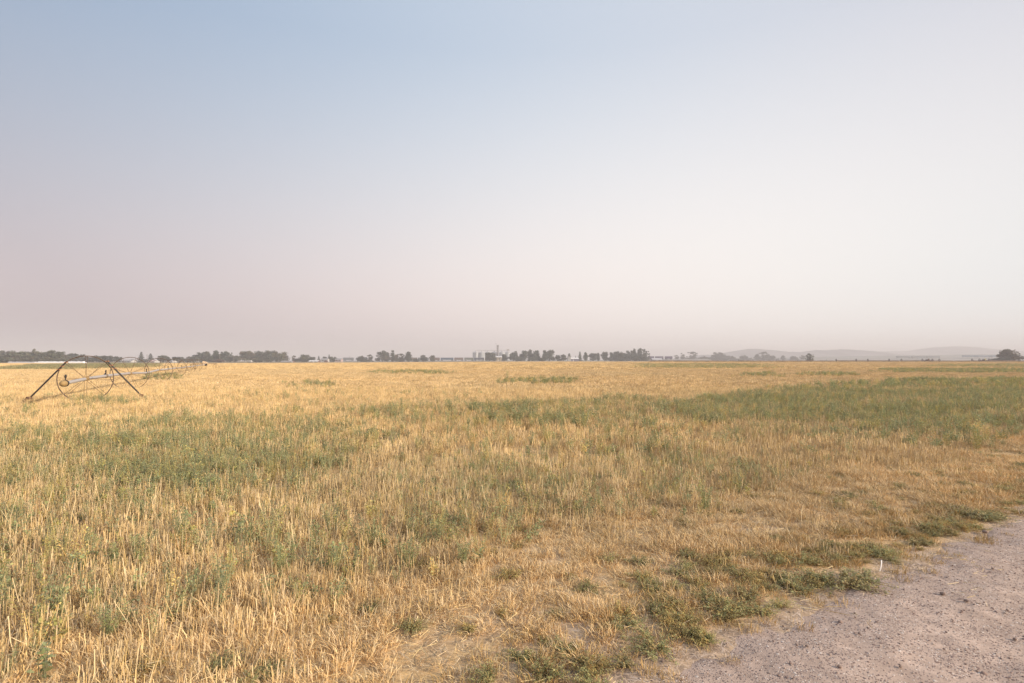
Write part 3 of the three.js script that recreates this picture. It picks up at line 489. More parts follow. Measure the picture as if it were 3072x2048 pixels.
// the wheel lines far across the field: pixel columns where wheels stand
{
  const C = [2783, 340], tx = 0.966, td = -0.26, x0 = xAt(C[0], C[1]);
  const where = (px) => { const k = (px - 1536) / FPX; const s = (k * C[1] - x0) / (tx - k * td); return s; };
  const farLine = (label, cols, movers) => {
    const s0 = where(cols[0]), o = thing('irrigation_wheel_line', label, 'irrigation line', [x0 + tx * s0, 0, -(C[1] + td * s0)], Math.atan2(td, tx), 'wheel lines across the far field');
    const base = land(x0 + tx * s0, C[1] + td * s0), L = where(cols[cols.length - 1]) - s0; o.position.y = base;
    const g = new THREE.CylinderGeometry(0.07, 0.07, L, 8); g.rotateZ(Math.PI / 2); const p = part('pipe', g, mat(0.26, 0.17, 0.13, 0.6), o); p.position.set(L / 2, 0.9, 0);
    for (const px of cols) { const w = new THREE.Group(); w.name = 'wheel'; w.position.set(where(px) - s0, 0.93, 0); o.add(w); part('rim', farRimGeo, darkSteel, w); for (let k = 0; k < 4; k++) { const a = rad(45 * k + 20); part('spoke', new MB().rod(V(0, -WR * Math.sin(a), -WR * Math.cos(a)), V(0, WR * Math.sin(a), WR * Math.cos(a)), 0.014, 0.014, WHITE, 4).geo(), rustMat, w); } }
    for (const [px, paint] of movers) { const m = new THREE.Group(); m.name = 'drive_unit'; m.position.set(where(px) - s0, 0, 0); o.add(m); const f = new MB(); f.box(-2.6, 2.6, 0.55, 0.75, -0.1, 0.1, WHITE); for (const x of [-1.4, 1.4]) f.box(x - 0.5, x + 0.5, 0, 0.9, -0.12, 0.12, WHITE); part('frame', f.geo(), rustMat, m); part('engine_hood', new MB().box(-0.9, 0.3, 0.75, 1.5, -0.4, 0.4, WHITE).geo(), darkSteel, m); part('fuel_tank', new MB().box(0.35, 1.0, 0.9, 1.95, -0.3, 0.3, WHITE).geo(), paint, m); }
  };
  farLine('rusty wheel line with a brown drive unit, across the far end of the field', [2509, 2569, 2604, 2668, 2705, 2768, 2798, 2819], [[2783, mat(0.18, 0.10, 0.08, 0.7)]]);
  farLine('rusty wheel line with a pale yellow fuel tank, near the lone spreading tree', [2917, 2939, 2968, 3058], [[2953, mat(0.65, 0.56, 0.26, 0.6)]]);
  const postMat = mat(0.12, 0.09, 0.08, 0.9);
  [2216, 2259, 2331, 2349, 2394, 2480].forEach((px) => { const d = 352, x = xAt(px, d), o = part('fence_post', new MB().rod(V(0, -0.3, 0), V(0.03, 1.55, 0), 0.10, 0.085, WHITE, 7, true).geo(), postMat, scene); o.name = numbered('fence_post'); o.position.set(x, land(x, d), -d); tag(o, 'dark weathered fence post at the far edge of the stubble field', 'fence post', 'fence posts along the far field edge'); });
  // rusty weeds along the far edge
  const rust = Array.from({ length: 3 }, () => { const m = new MB(); for (let i = 0; i < 40; i++) { const a = rr(0, 6.283), q = 0.9 * Math.sqrt(rnd()), b = V(q * Math.cos(a), 0, q * Math.sin(a)), t = b.clone().add(V(rr(-0.15, 0.15), rr(0.25, 0.75), rr(-0.15, 0.15))); m.rod(b, t, 0.035, 0.02, tint(pick([[0.26, 0.15, 0.09], [0.33, 0.20, 0.11], [0.22, 0.15, 0.10], [0.38, 0.26, 0.15]]), rr(0.8, 1.15))); } return m.geo(); }), out = [];
  for (let i = 0; i < 2600; i++) { const px = rr(1950, 3250), d = 364 + rr(0, 18), x = xAt(px, d); if (noise(px * 0.02, 3) < 0.25 && rnd() < 0.7) continue; out.push({ x, d, s: rr(0.7, 1.3), turn: rr(0, 6), col: [1, 1, 1], v: i % 3 }); }
  scatter('dead_weeds', 'strip of rusty dead weeds along the far edge of the field', 'weeds', rust, dryMat, out);
}

// ------------------------------------------------------------------ verge, white sheeting and bank on the left side of the field
{
  const tuft = Array.from({ length: 3 }, () => { const m = new MB(); for (let i = 0; i < 46; i++) { const a = rr(0, 6.283), q = 0.75 * Math.sqrt(rnd()), b = V(q * Math.cos(a), 0, q * Math.sin(a)); m.rod(b, b.clone().add(V(rr(-0.2, 0.2), rr(0.15, 0.5), rr(-0.2, 0.2))), 0.022, 0.012, tint(pick([[0.30, 0.25, 0.12], [0.22, 0.21, 0.10], [0.38, 0.30, 0.15], [0.17, 0.17, 0.08]]), rr(0.8, 1.15))); } return m.geo(); }), out = [];
  for (let i = 0; i < 9000; i++) { const t = rnd(), x = lerp(-75, -175, t) + rr(-2, 2), d = lerp(92, 215, t) + Math.abs(rr(0, 34)) * (0.7 + t); if (fbm(x * 0.12, d * 0.12, 2) < 0.33) continue; out.push({ x: x - rr(0, 14), d, s: rr(0.7, 1.3), turn: rr(0, 6), col: tint([1, 1, 1], rr(0.8, 1.2)), v: i % 3 }); }
  scatter('grass_verge', 'olive rough grass along the field edge in front of the white sheeting', 'grass', tuft, dryMat, out);
  const wrap = (px0, px1, d, h, m, label) => {
    const x0 = xAt(px0, d), x1 = xAt(px1, d), p = [], idx = [], N = 60, R = 9;
    for (let i = 0; i <= N; i++) for (let k = 0; k <= R; k++) { const t = Math.PI * k / R, q = (0.9 + 0.2 * noise(i * 0.7, px0)) * Math.min(1, Math.min(i, N - i) / 1.5 + 0.05); p.push(lerp(x0, x1, i / N), h * Math.pow(Math.sin(t), 0.7) * q - 0.05, 1.1 * Math.cos(t) * (0.95 + 0.1 * noise(i, k))); }
    for (let i = 0; i < N; i++) for (let k = 0; k < R; k++) { const a = i * (R + 1) + k; idx.push(a, a + R + 1, a + R + 2, a, a + R + 2, a + 1); }
    const g = new THREE.BufferGeometry(); g.setIndex(idx); g.setAttribute('position', new THREE.Float32BufferAttribute(p, 3)); g.computeVertexNormals();
    const o = part('plastic_windrow', g, m, scene); o.name = numbered('plastic_windrow'); o.position.set(0, 0.25, -d); tag(o, label, 'plastic windrow');
  };
  wrap(112, 257, 300, 1.0, mat(0.85, 0.83, 0.82, 0.45), 'long low bright white plastic-covered windrow in front of the grove');
  wrap(26, 110, 304, 0.85, mat(0.50, 0.47, 0.48, 0.6), 'greyer plastic-covered windrow end to end with the bright white one');
}

// ------------------------------------------------------------------ trees
function crownGeo(kind, n) { // unit crown: 1 high above a base at y = 0, 1 across
  const m = new MB(), blobs = [];
  const put = (x, y, z, r, ry = r) => blobs.push([x, y, z, r, ry]);
  if (kind === 'round') { put(0, 0.44, 0, 0.32, 0.36); for (let i = 0; i < 20; i++) { const a = rr(0, 6.283), y = rr(0.14, 0.90), q = rr(0.5, 1) * 0.42 * Math.sqrt(Math.max(0.05, 1 - Math.pow((y - 0.42) / 0.56, 2))); put(Math.cos(a) * q, y, Math.sin(a) * q, rr(0.07, 0.16)); } }
  if (kind === 'wide') { put(0, 0.42, 0, 0.36, 0.34); for (let i = 0; i < 18; i++) { const a = rr(0, 6.283), q = rr(0.04, 0.40), y = rr(0.15, 0.80 - q * 0.5); put(Math.cos(a) * q, y, Math.sin(a) * q, rr(0.10, 0.18), rr(0.10, 0.19)); } }
  if (kind === 'tall') { put(0, 0.34, 0, 0.34, 0.32); put(0, 0.62, 0, 0.22, 0.26); for (let i = 0; i < 16; i++) { const y = rr(0.14, 0.92), a = rr(0, 6.283), q = rr(0, 0.34) * (1.1 - y * 0.75); put(Math.cos(a) * q, y, Math.sin(a) * q, rr(0.12, 0.22) * (1.15 - y * 0.5), rr(0.07, 0.12)); } }
  if (kind === 'poplar') { for (let i = 0; i < 14; i++) { const y = rr(0.08, 0.95), a = rr(0, 6.283); put(Math.cos(a) * 0.18, y, Math.sin(a) * 0.18, 0.34 * Math.sin(Math.PI * Math.pow(clamp(y, 0.1, 0.97), 0.8)) + 0.06, 0.10); } }
  if (kind === 'sparse') { for (let i = 0; i < 34; i++) { const a = rr(0, 6.283), y = rr(0.25, 0.93), q = rr(0.05, 0.46) * Math.sqrt(Math.max(0.03, 1 - Math.pow((y - 0.42) / 0.56, 2))); put(Math.cos(a) * q, y, Math.sin(a) * q, rr(0.05, 0.10), rr(0.035, 0.075)); } put(0, 0.10, 0, 0.40, 0.10); put(-0.22, 0.2, 0.1, 0.18, 0.1); put(0.18, 0.22, 0, 0.18, 0.1); put(0.05, 0.4, 0, 0.16, 0.14); }
  if (kind === 'bush') { put(0, 0.32, 0, 0.4, 0.34); for (let i = 0; i < 12; i++) { const a = rr(0, 6.283), q = rr(0, 0.34), y = rr(0.1, 0.72 - q * 0.9); put(Math.cos(a) * q, y, Math.sin(a) * q, rr(0.12, 0.2), rr(0.12, 0.24)); } }
  if (kind === 'conifer') {
    for (let i = 0; i < n; i++) { const y = Math.pow(rnd(), 1.25) * 0.95 + 0.04, tier = 0.75 + 0.35 * Math.sin(y * 42 + rr(-0.5, 0.5)), R = 0.48 * Math.pow(1 - y, 0.8) * tier + 0.015, a = rr(0, 6.283), q = R * Math.pow(rnd(), 0.4), s = rr(0.03, 0.065) * (1.15 - y * 0.6), c = tint([1, 1, 1], rr(0.75, 1.25)), p = V(Math.cos(a) * q, y - q * 0.16, Math.sin(a) * q), o = V(Math.cos(a), -0.35, Math.sin(a)).multiplyScalar(s * 1.5), w = V(-Math.sin(a), rr(-0.5, 0.5), Math.cos(a)).multiplyScalar(s * 0.7); m.tri(p.clone().sub(w), p.clone().add(w), p.clone().add(o), c); }
    return m.geo();
  }
  const vol = blobs.map((b) => b[3] * b[3] * b[4]), tot = vol.reduce((a, b) => a + Math.pow(b, 0.7), 0);
  blobs.forEach((b, i) => {
    const k = Math.round(n * Math.pow(vol[i], 0.7) / tot), tone = rr(0.82, 1.18), warm = rnd() < 0.25 ? [1.2, 1.0, 0.85] : [1, 1, 1];
    for (let j = 0; j < k; j++) {
      const d = V(gauss(), gauss(), gauss()).normalize().multiplyScalar(Math.pow(rnd(), 0.42) * (1 + 0.18 * gauss())), p = V(b[0] + d.x * b[3], Math.max(0.01, b[1] + d.y * b[4]), b[2] + d.z * b[3]), s = rr(0.020, 0.050), u = V(gauss(), gauss(), gauss()).normalize().multiplyScalar(s), w = V(gauss(), gauss() * 0.7, gauss()).normalize().multiplyScalar(s), c = [tone * warm[0] * rr(0.75, 1.25), tone * warm[1] * rr(0.8, 1.2), tone * warm[2] * rr(0.8, 1.2)];
      m.tri(p.clone().sub(u), p.clone().add(w), p.clone().add(u), c); m.tri(p.clone().sub(u), p.clone().add(u), p.clone().sub(w).addScaledVector(u, 0.4), c);
    }
  });
  return m.geo();
}
function trunkGeo(kind) {
  const m = new MB(), t = kind === 'sparse' ? 0.10 : 0.28;
  if (kind === 'sparse') { for (let i = 0; i < 6; i++) { const a = i * 1.05 + 0.3, mid = V(Math.cos(a) * 0.10, 0.30, Math.sin(a) * 0.10); m.rod(V(Math.cos(a) * 0.02, -0.02, Math.sin(a) * 0.02), mid, 0.02, 0.014, WHITE, 6); for (let k = 0; k < 3; k++) m.rod(mid, V(Math.cos(a + rr(-0.6, 0.6)) * rr(0.2, 0.38), rr(0.5, 0.88), Math.sin(a + rr(-0.6, 0.6)) * rr(0.2, 0.38)), 0.011, 0.004, WHITE, 5); } return m.geo(); }
  m.rod(V(0, -0.02, 0), V(0.01, t, 0), 0.038, 0.028, WHITE, 7);
  if (kind === 'conifer' || kind === 'poplar') { m.rod(V(0.01, t, 0), V(0, 0.9, 0), 0.028, 0.006, WHITE, 6); return m.geo(); }
  for (let i = 0; i < 6; i++) { const a = i * 1.05 + rr(0, 0.6), mid = V(Math.cos(a) * 0.12, t + 0.16, Math.sin(a) * 0.12); m.rod(V(0.01, t - 0.02, 0), mid, 0.020, 0.012, WHITE, 5); m.rod(mid, V(Math.cos(a) * 0.30, rr(0.55, 0.8), Math.sin(a) * 0.30), 0.012, 0.004, WHITE, 5); }
  return m.geo();
}
const bark = mat(0.11, 0.085, 0.065, 0.9);
const crownMat = { olive: vmat(0.85), dark: vmat(0.85), grey: vmat(0.85), warm: vmat(0.85), pink: vmat(0.85) };
crownMat.olive.color.setRGB(0.095, 0.10, 0.060); crownMat.dark.color.setRGB(0.066, 0.078, 0.055); crownMat.grey.color.setRGB(0.105, 0.105, 0.078); crownMat.warm.color.setRGB(0.12, 0.092, 0.055); crownMat.pink.color.setRGB(0.17, 0.115, 0.10);
const PROTO = {};
for (const k of ['round', 'wide', 'tall', 'poplar', 'sparse', 'bush', 'conifer']) PROTO[k] = Array.from({ length: k === 'round' || k === 'wide' || k === 'tall' ? 4 : 2 }, () => [crownGeo(k, k === 'sparse' ? 2200 : k === 'conifer' ? 2200 : 2600), trunkGeo(k)]);
const ORD = ['first', 'second', 'third', 'fourth', 'fifth', 'sixth', 'seventh', 'eighth', 'ninth', 'tenth', 'eleventh', 'twelfth', 'thirteenth', 'fourteenth', 'fifteenth', 'sixteenth', 'seventeenth', 'eighteenth', 'nineteenth', 'twentieth'];
const SHAPE = { round: 'round-headed tree', wide: 'broad tree', tall: 'upright tree', poplar: 'slim pointed tree', sparse: 'open-crowned tree', bush: 'low bush', conifer: 'pointed conifer' };
// a row of trees: each is told apart by its shape and by its count among its like from a landmark
function treeRow(list, depth, name, where, group, fromHigh = false, colour) {
  const kinds = {}; for (const t of [...list].sort((p, q) => (fromHigh ? q[0] - p[0] : p[0] - q[0]))) (kinds[t[3]] ??= []).push(t);
  for (const t of list) { const k = t[3], same = kinds[k], i = same.indexOf(t); tree(t[0], t[1], t[2], depth + (t[5] ?? 0), k, t[4] ?? colour, k === 'bush' ? name.replace('tree', 'bush') : name, (same.length > 1 ? ORD[i] + ' ' : '') + SHAPE[k] + ' ' + where, group); }
}
let treeNo = 0;
function tree(px, w, top, d, kind, col, name, label, group) {
  const x = xAt(px, d), y = land(x, d), h = hAt(top, d) - y, W = 1.12 * w * d / FPX, [cg, tg] = PROTO[kind][treeNo++ % PROTO[kind].length];
  const o = thing(name, label, kind === 'bush' ? 'bush' : 'tree', [x, y, -d], rr(0, 6.283), group); o.scale.set(W, h, W);
  part('trunk', tg, bark, o); part('crown', cg, crownMat[col], o); return o;
}
treeRow([[-30, 80, 1050, 'wide', 'olive', 0], [16, 72, 1050, 'round', 'grey', 8], [52, 76, 1047, 'wide', 'olive', -6], [30, 60, 1064, 'bush', 'olive', -40], [92, 66, 1047, 'round', 'grey', 5], [100, 18, 1044, 'tall', 'grey', 12], [128, 56, 1049, 'wide', 'olive', 0], [160, 66, 1049, 'round', 'olive', -10], [190, 52, 1055, 'wide', 'grey', 6], [75, 70, 1066, 'bush', 'grey', -50], [150, 60, 1068, 'bush', 'olive', -46]], 450, 'grove_tree', 'of the long grove, counted towards the irrigation wheels', 'trees of the long grove');
treeRow([[226, 56, 1058, 'round', 'dark'], [262, 40, 1064, 'wide', 'dark'], [298, 52, 1061, 'wide', 'dark'], [322, 42, 1064, 'round', 'dark'], [352, 28, 1067, 'round', 'dark'], [396, 24, 1073, 'bush', 'dark']], 520, 'row_tree', 'seen through the first irrigation wheel, counted from the grove', 'trees behind the first wheel');
tree(423, 24, 1053, 560, 'conifer', 'dark', 'conifer', 'taller of the two pointed conifers behind the second irrigation wheel'); tree(451, 26, 1058, 560, 'conifer', 'dark', 'conifer', 'shorter of the two pointed conifers behind the second irrigation wheel');
treeRow([[490, 46, 1064, 'round', 'olive'], [532, 38, 1066, 'round', 'dark'], [572, 46, 1063, 'wide', 'grey'], [440, 40, 1073, 'bush', 'dark']], 540, 'round_tree', 'behind the far wheels, counted from the two conifers', 'round trees behind the wheel line');
treeRow([[604, 56, 1054, 'round', 'dark'], [618, 26, 1050, 'tall', 'olive'], [632, 44, 1058, 'wide', 'dark'], [648, 32, 1046, 'tall', 'dark'], [672, 44, 1052, 'round', 'dark'], [693, 13, 1054, 'poplar', 'dark'], [706, 34, 1061, 'wide', 'grey']], 580, 'farm_tree', 'of the dark clump behind the drive unit, counted from the conifers', 'clump behind the drive unit');
tree(655, 34, 1072, 500, 'bush', 'pink', 'pink_bush', 'dome-shaped dusty pink bush in front of the dark tree clump'); tree(538, 14, 1077, 500, 'bush', 'warm', 'tan_bush', 'small tan bush below the round trees');
treeRow([[738, 46, 1046, 'round', 'grey', 0], [775, 56, 1045, 'wide', 'dark', 20], [812, 52, 1048, 'round', 'dark', 10], [840, 42, 1046, 'wide', 'olive', 0], [775, 46, 1066, 'bush', 'olive', -40], [800, 40, 1062, 'round', 'dark', -10]], 620, 'big_tree', 'of the large double clump, counted from the white camper', 'large double clump');
treeRow([[860, 20, 1064, 'sparse', 'grey'], [881, 15, 1063, 'sparse', 'warm'], [892, 18, 1072, 'round', 'grey'], [918, 40, 1057, 'wide', 'olive'], [935, 26, 1068, 'round', 'dark'], [906, 22, 1071, 'bush', 'olive'], [956, 13, 1065, 'conifer', 'dark'], [972, 18, 1068, 'round', 'dark'], [987, 13, 1061, 'conifer', 'dark'], [1000, 34, 1068, 'round', 'olive']], 680, 'yard_tree', 'among the low farm sheds, counted from the large double clump', 'trees around the low farm buildings');
treeRow([[1083, 34, 1062, 'wide', 'dark'], [1110, 22, 1060, 'sparse', 'grey'], [1096, 24, 1070, 'bush', 'dark'], [1148, 44, 1050, 'round', 'grey'], [1160, 30, 1053, 'tall', 'dark'], [1178, 14, 1048, 'poplar', 'dark'], [1188, 18, 1060, 'round', 'warm'], [1203, 26, 1057, 'sparse', 'dark'], [1225, 32, 1051, 'tall', 'dark'], [1270, 24, 1063, 'round', 'dark'], [1297, 20, 1063, 'round', 'grey'], [1247, 30, 1070, 'bush', 'dark']], 720, 'track_tree', 'before the wagons, counted towards the grain bins', 'trees in front of the wagons');
treeRow([[1468, 28, 1051, 'round', 'dark', 0], [1482, 20, 1058, 'tall', 'olive', 10], [1513, 19, 1059, 'round', 'dark', 0], [1540, 34, 1055, 'round', 'dark', 0], [1548, 18, 1049, 'tall', 'grey', 15], [1572, 30, 1050, 'round', 'dark', 0], [1590, 24, 1043, 'tall', 'grey', 10], [1604, 20, 1050, 'round', 'dark', 0], [1613, 22, 1047, 'tall', 'dark', 5], [1634, 24, 1048, 'tall', 'dark', 0], [1648, 38, 1046, 'round', 'dark', 8], [1558, 26, 1066, 'bush', 'dark', -20], [1625, 30, 1068, 'bush', 'dark', -20], [1596, 30, 1066, 'bush', 'dark', -20], [1674, 18, 1062, 'round', 'dark', 0], [1690, 24, 1061, 'round', 'grey', 0], [1708, 15, 1057, 'tall', 'dark', 20]], 740, 'elevator_tree', 'by the grain bins, counted towards the violet-grey shed', 'trees beside the grain bins');
for (const [px, w, top, k] of [[1740, 18, 1052, 'conifer'], [1757, 19, 1052, 'tall'], [1727, 8, 1065, 'conifer']]) tree(px, w, top, 760, k, 'dark', 'shed_tree', k === 'conifer' ? (px === 1740 ? 'pointed conifer just past the white-gabled shed' : 'small conifer top showing over the shed roof') : 'upright tree next to the pointed conifer by the shed');
treeRow([[1780, 30, 1054, 'round'], [1795, 15, 1056, 'tall'], [1815, 25, 1052, 'round'], [1845, 40, 1052, 'round'], [1868, 38, 1049, 'wide'], [1890, 36, 1050, 'round'], [1903, 20, 1040, 'tall'], [1919, 24, 1038, 'tall'], [1935, 30, 1043, 'sparse'], [1930, 40, 1056, 'wide'], [1860, 60, 1066, 'bush'], [1905, 60, 1062, 'round'], [1832, 14, 1062, 'bush']], 790, 'shelter_tree', 'of the hazy shelter belt, counted from the violet-grey shed', 'hazy shelter belt', false, 'dark');
treeRow([[2030, 20, 1062, 'sparse'], [2048, 14, 1056, 'poplar'], [2078, 36, 1051, 'sparse'], [2110, 36, 1064, 'wide'], [2153, 40, 1055, 'round'], [2172, 34, 1058, 'wide'], [2193, 30, 1065, 'round'], [2232, 28, 1060, 'wide'], [2250, 20, 1068, 'bush'], [2272, 24, 1058, 'tall'], [2294, 36, 1051, 'sparse'], [2312, 30, 1062, 'round'], [2332, 18, 1070, 'bush'], [2350, 20, 1063, 'tall'], [2382, 28, 1066, 'round'], [2410, 24, 1063, 'sparse'], [2130, 40, 1070, 'bush'], [2060, 40, 1070, 'bush'], [2210, 40, 1071, 'bush']], 1250, 'distant_tree', 'faint in the haze below the hills, counted from the shelter belt', 'faint trees below the hills', false, 'grey');
tree(2430, 24, 1057, 560, 'sparse', 'olive', 'lone_bush', 'small darker tree standing alone before the double hill'); tree(3029, 60, 1038, 420, 'wide', 'warm', 'spreading_tree', 'lone broad spreading tree standing at the field end'); tree(3012, 58, 1067, 415, 'bush', 'dark', 'low_bush', 'dark low bush at the foot of the lone spreading tree');

// ------------------------------------------------------------------ freight wagons
const wagonPaint = { brown: mat(0.16, 0.10, 0.075, 0.8), blue: mat(0.045, 0.10, 0.17, 0.7), grey: mat(0.16, 0.17, 0.18, 0.8), green: mat(0.13, 0.15, 0.12, 0.8), navy: mat(0.035, 0.05, 0.08, 0.7), violet: mat(0.12, 0.09, 0.16, 0.8) }, iron = mat(0.035, 0.032, 0.03, 0.85), roofPaint = mat(0.24, 0.23, 0.23, 0.7), palePanel = mat(0.42, 0.40, 0.39, 0.7);
function wagon(px0, px1, d, base, color, label, group, stripe) {
  const x0 = xAt(px0, d), L = xAt(px1, d) - x0, o = thing('freight_wagon', label, 'freight wagon', [x0 + L / 2, base, -d], 0, group), H = 3.3, b = L / 2, p = wagonPaint[color];
  const body = new MB(); body.box(-b, b, 1.15, 1.15 + H, -1.5, 1.5, WHITE); part('body', body.geo(), p, o);
  const ribs = new MB(); for (let x = -b + 0.6; x < b - 0.3; x += 1.4) ribs.box(x - 0.06, x + 0.06, 1.2, 1.1 + H, 1.5, 1.58, WHITE); part('side_ribs', ribs.geo(), p, o);
  const rf = new MB(); rf.quad(V(-b - 0.1, 1.16 + H, 1.58), V(b + 0.1, 1.16 + H, 1.58), V(b + 0.1, 1.5 + H, 0), V(-b - 0.1, 1.5 + H, 0), WHITE); rf.quad(V(-b - 0.1, 1.5 + H, 0), V(b + 0.1, 1.5 + H, 0), V(b + 0.1, 1.16 + H, -1.58), V(-b - 0.1, 1.16 + H, -1.58), WHITE); part('roof', rf.geo(), roofPaint, o);
  const dr = new MB(); dr.box(-1.5, 1.5, 1.25, H + 0.9, 1.59, 1.66, WHITE); part('door', dr.geo(), p, o);
  if (stripe) part('sill_panel', new MB().box(-b * 0.72, b * 0.72, 0.75, 1.5, 1.60, 1.64, WHITE).geo(), palePanel, o);
  const un = new MB(); un.box(-b - 0.4, b + 0.4, 0.75, 1.13, -0.3, 0.3, WHITE); un.box(-b + 0.1, b - 0.1, 0.95, 1.14, -1.4, 1.4, WHITE); part('underframe', un.geo(), iron, o);
  for (const x of [-b + 2, b - 2]) { const g = []; for (const wx of [-0.85, 0.85]) { const c = new THREE.CylinderGeometry(0.42, 0.42, 1.5, 14); c.rotateX(Math.PI / 2); c.translate(x + wx, 0.42, 0); g.push(c); } const f = new THREE.BoxGeometry(2.4, 0.35, 1.9); f.translate(x, 0.6, 0); g.push(f); part('bogie', mergeGeometries(g), iron, o); }
}
let brownNo = 0, greyNo = 0;
const TRACK = 'freight wagons on the railway', W0 = hAt(1080.1, 836);
for (const [a, b, c, s] of [[1030, 1061, 'grey'], [1147, 1181, 'brown'], [1184, 1216, 'grey'], [1219, 1251, 'brown'], [1254, 1286, 'grey'], [1289, 1319, 'brown'], [1322, 1360, 'blue', 1], [1363, 1390, 'brown', 1], [1393, 1420, 'green', 1], [1423, 1452, 'navy', 1], [1455, 1487, 'brown'], [1490, 1522, 'grey']])
  wagon(a, b, 836, W0, c, { brown: c !== 'brown' ? '' : s ? 'brown freight wagon between the blue and the grey-green wagons' : ORD[brownNo++] + ' brown wagon behind the small trees, counted towards the grain bins', blue: 'blue freight wagon with a pale sill panel', grey: c === 'grey' ? ORD[greyNo++] + ' grey wagon behind the small trees, counted towards the grain bins' : '', green: 'grey-green freight wagon next to the grain bins', navy: 'navy freight wagon in front of the grain bins' }[c], TRACK, s);
[[1946, 1962], [1966, 1990], [1995, 2017]].forEach(([a, b], i) => wagon(a, b, 838, hAt(1076.0, 838), 'violet', ORD[i] + ' dull violet freight wagon past the shelter belt', TRACK));
[[2690, 2731], [2735, 2776], [2780, 2820]].forEach(([a, b], i) => wagon(a, b, 1245, hAt(1072, 1245), 'grey', ORD[2 - i] + ' of three hazy grey wagons, counted from the lone spreading tree', TRACK));
[[2888, 2928], [2931, 2971], [2974, 3014], [3018, 3060]].forEach(([a, b], i) => wagon(a, b, 1245, hAt(1069.9, 1245), 'blue', ORD[i] + ' of the hazy blue-grey wagons, counted towards the lone spreading tree', TRACK));

// ------------------------------------------------------------------ grain bins and elevator tower
const galv = mat(0.42, 0.44, 0.47, 0.45, { metalness: 0.2 }), galvRoof = mat(0.46, 0.44, 0.44, 0.5, { metalness: 0.2 });
{
  const D = 1130, r = 6.3, eave = hAt(1056, D) - 0.9, peak = hAt(1050.2, D) - 0.9;
  const bin = thing('grain_bin', 'galvanised grain bin at the open end of the row', 'grain bin', [xAt(1427, D), 0.9, -D], 0, 'grain bins');
  const wall = []; for (let k = 0; k < 14; k++) { const g = new THREE.CylinderGeometry(r, r, eave / 14 - 0.08, 40, 1, true); g.translate(0, (k + 0.5) * eave / 14, 0); wall.push(g); const q = new THREE.CylinderGeometry(r - 0.08, r - 0.08, 0.1, 40, 1, true); q.translate(0, (k + 1) * eave / 14 - 0.02, 0); wall.push(q); } part('wall', mergeGeometries(wall), galv, bin);
  const cone = new THREE.ConeGeometry(r + 0.3, peak - eave, 40, 1, true); cone.translate(0, (peak + eave) / 2, 0); part('roof', cone, galvRoof, bin); const cap = new THREE.CylinderGeometry(0.6, 0.8, 0.8, 12); cap.translate(0, peak, 0); part('cap', cap, galvRoof, bin);
  const ladd = new MB(); ladd.box(-0.35, -0.25, 0, eave, r + 0.05, r + 0.2, WHITE); ladd.box(0.25, 0.35, 0, eave, r + 0.05, r + 0.2, WHITE); for (let y = 0.5; y < eave; y += 0.9) ladd.box(-0.25, 0.25, y, y + 0.06, r + 0.1, r + 0.16, WHITE); part('ladder', ladd.geo(), iron, bin);
  for (const [px, dd, lab] of [[1445.5, 0, 'galvanised grain bin second from the open end of the row'], [1463, 14, 'galvanised grain bin half hidden by the dark round tree'], [1483, 14, 'galvanised grain bin just before the elevator tower'], [1506.5, 0, 'galvanised grain bin just past the elevator tower'], [1523, 10, 'galvanised grain bin under the catwalk end box']]) dup(bin, [xAt(px, D + dd), 0.9, -D - dd], rr(-0.6, 0.6), 1, lab);
  const tw = thing('elevator_tower', 'slim grain elevator tower rising above the bins', 'tower', [xAt(1493, D + 9), 0.9, -D - 9]), T = hAt(1032, D) - 0.9, fr = new MB();
  for (const sx of [-1, 1]) for (const sz of [-1, 1]) fr.box(sx * 1.9 - 0.25, sx * 1.9 + 0.25, 0, T, sz * 1.9 - 0.25, sz * 1.9 + 0.25, WHITE); for (let y = 0; y < T - 3; y += 3.2) { fr.rod(V(-1.9, y, 1.9), V(1.9, y + 3.2, 1.9), 0.12, 0.12, WHITE, 4); fr.rod(V(1.9, y, -1.9), V(-1.9, y + 3.2, -1.9), 0.12, 0.12, WHITE, 4); } part('frame', fr.geo(), mat(0.24, 0.21, 0.21, 0.7), tw);
  part('leg_casing', new MB().box(-1.1, 1.1, 0, T - 1, -1.1, 1.1, WHITE).geo(), mat(0.27, 0.23, 0.23, 0.7), tw); part('head_house', new MB().box(-2.2, 1.6, T - 5, T - 0.6, -2.1, 2.1, WHITE).geo(), mat(0.26, 0.22, 0.22, 0.7), tw); const fl = new MB(); fl.rod(V(-1.2, T - 1, 0), V(-3.0, T + 2.4, 0), 0.12, 0.08, WHITE, 5); fl.box(-4.4, -2.9, T + 1.8, T + 2.6, -0.1, 0.1, WHITE); part('vane', fl.geo(), mat(0.22, 0.16, 0.16, 0.7), tw);
  const cw = thing('catwalk', 'steel catwalk running along the tops of the grain bins', 'catwalk', [xAt(1426, D), 0.9, -D - 3]), CL = xAt(1528, D) - xAt(1426, D), cm = new MB(), cy = hAt(1050, D) - 0.9; cm.box(0, CL, cy, cy + 0.5, -0.7, 0.7, WHITE); cm.box(0, CL, cy + 1.3, cy + 1.45, 0.6, 0.75, WHITE); for (let x = 0; x < CL; x += 3) cm.box(x, x + 0.12, cy + 0.5, cy + 1.3, 0.6, 0.75, WHITE); part('walkway', cm.geo(), mat(0.34, 0.30, 0.30, 0.6), cw); const pm = new MB(); for (const x of [0.5, CL * 0.25, CL * 0.5, CL * 0.78, CL - 1]) pm.box(x - 0.15, x + 0.15, peak - 0.6, cy, -0.15, 0.15, WHITE); part('supports', pm.geo(), iron, cw); part('end_box', new MB().box(CL - 5.5, CL, cy + 0.6, cy + 3.2, -1.6, 1.6, WHITE).geo(), mat(0.45, 0.40, 0.38, 0.7), cw);
}
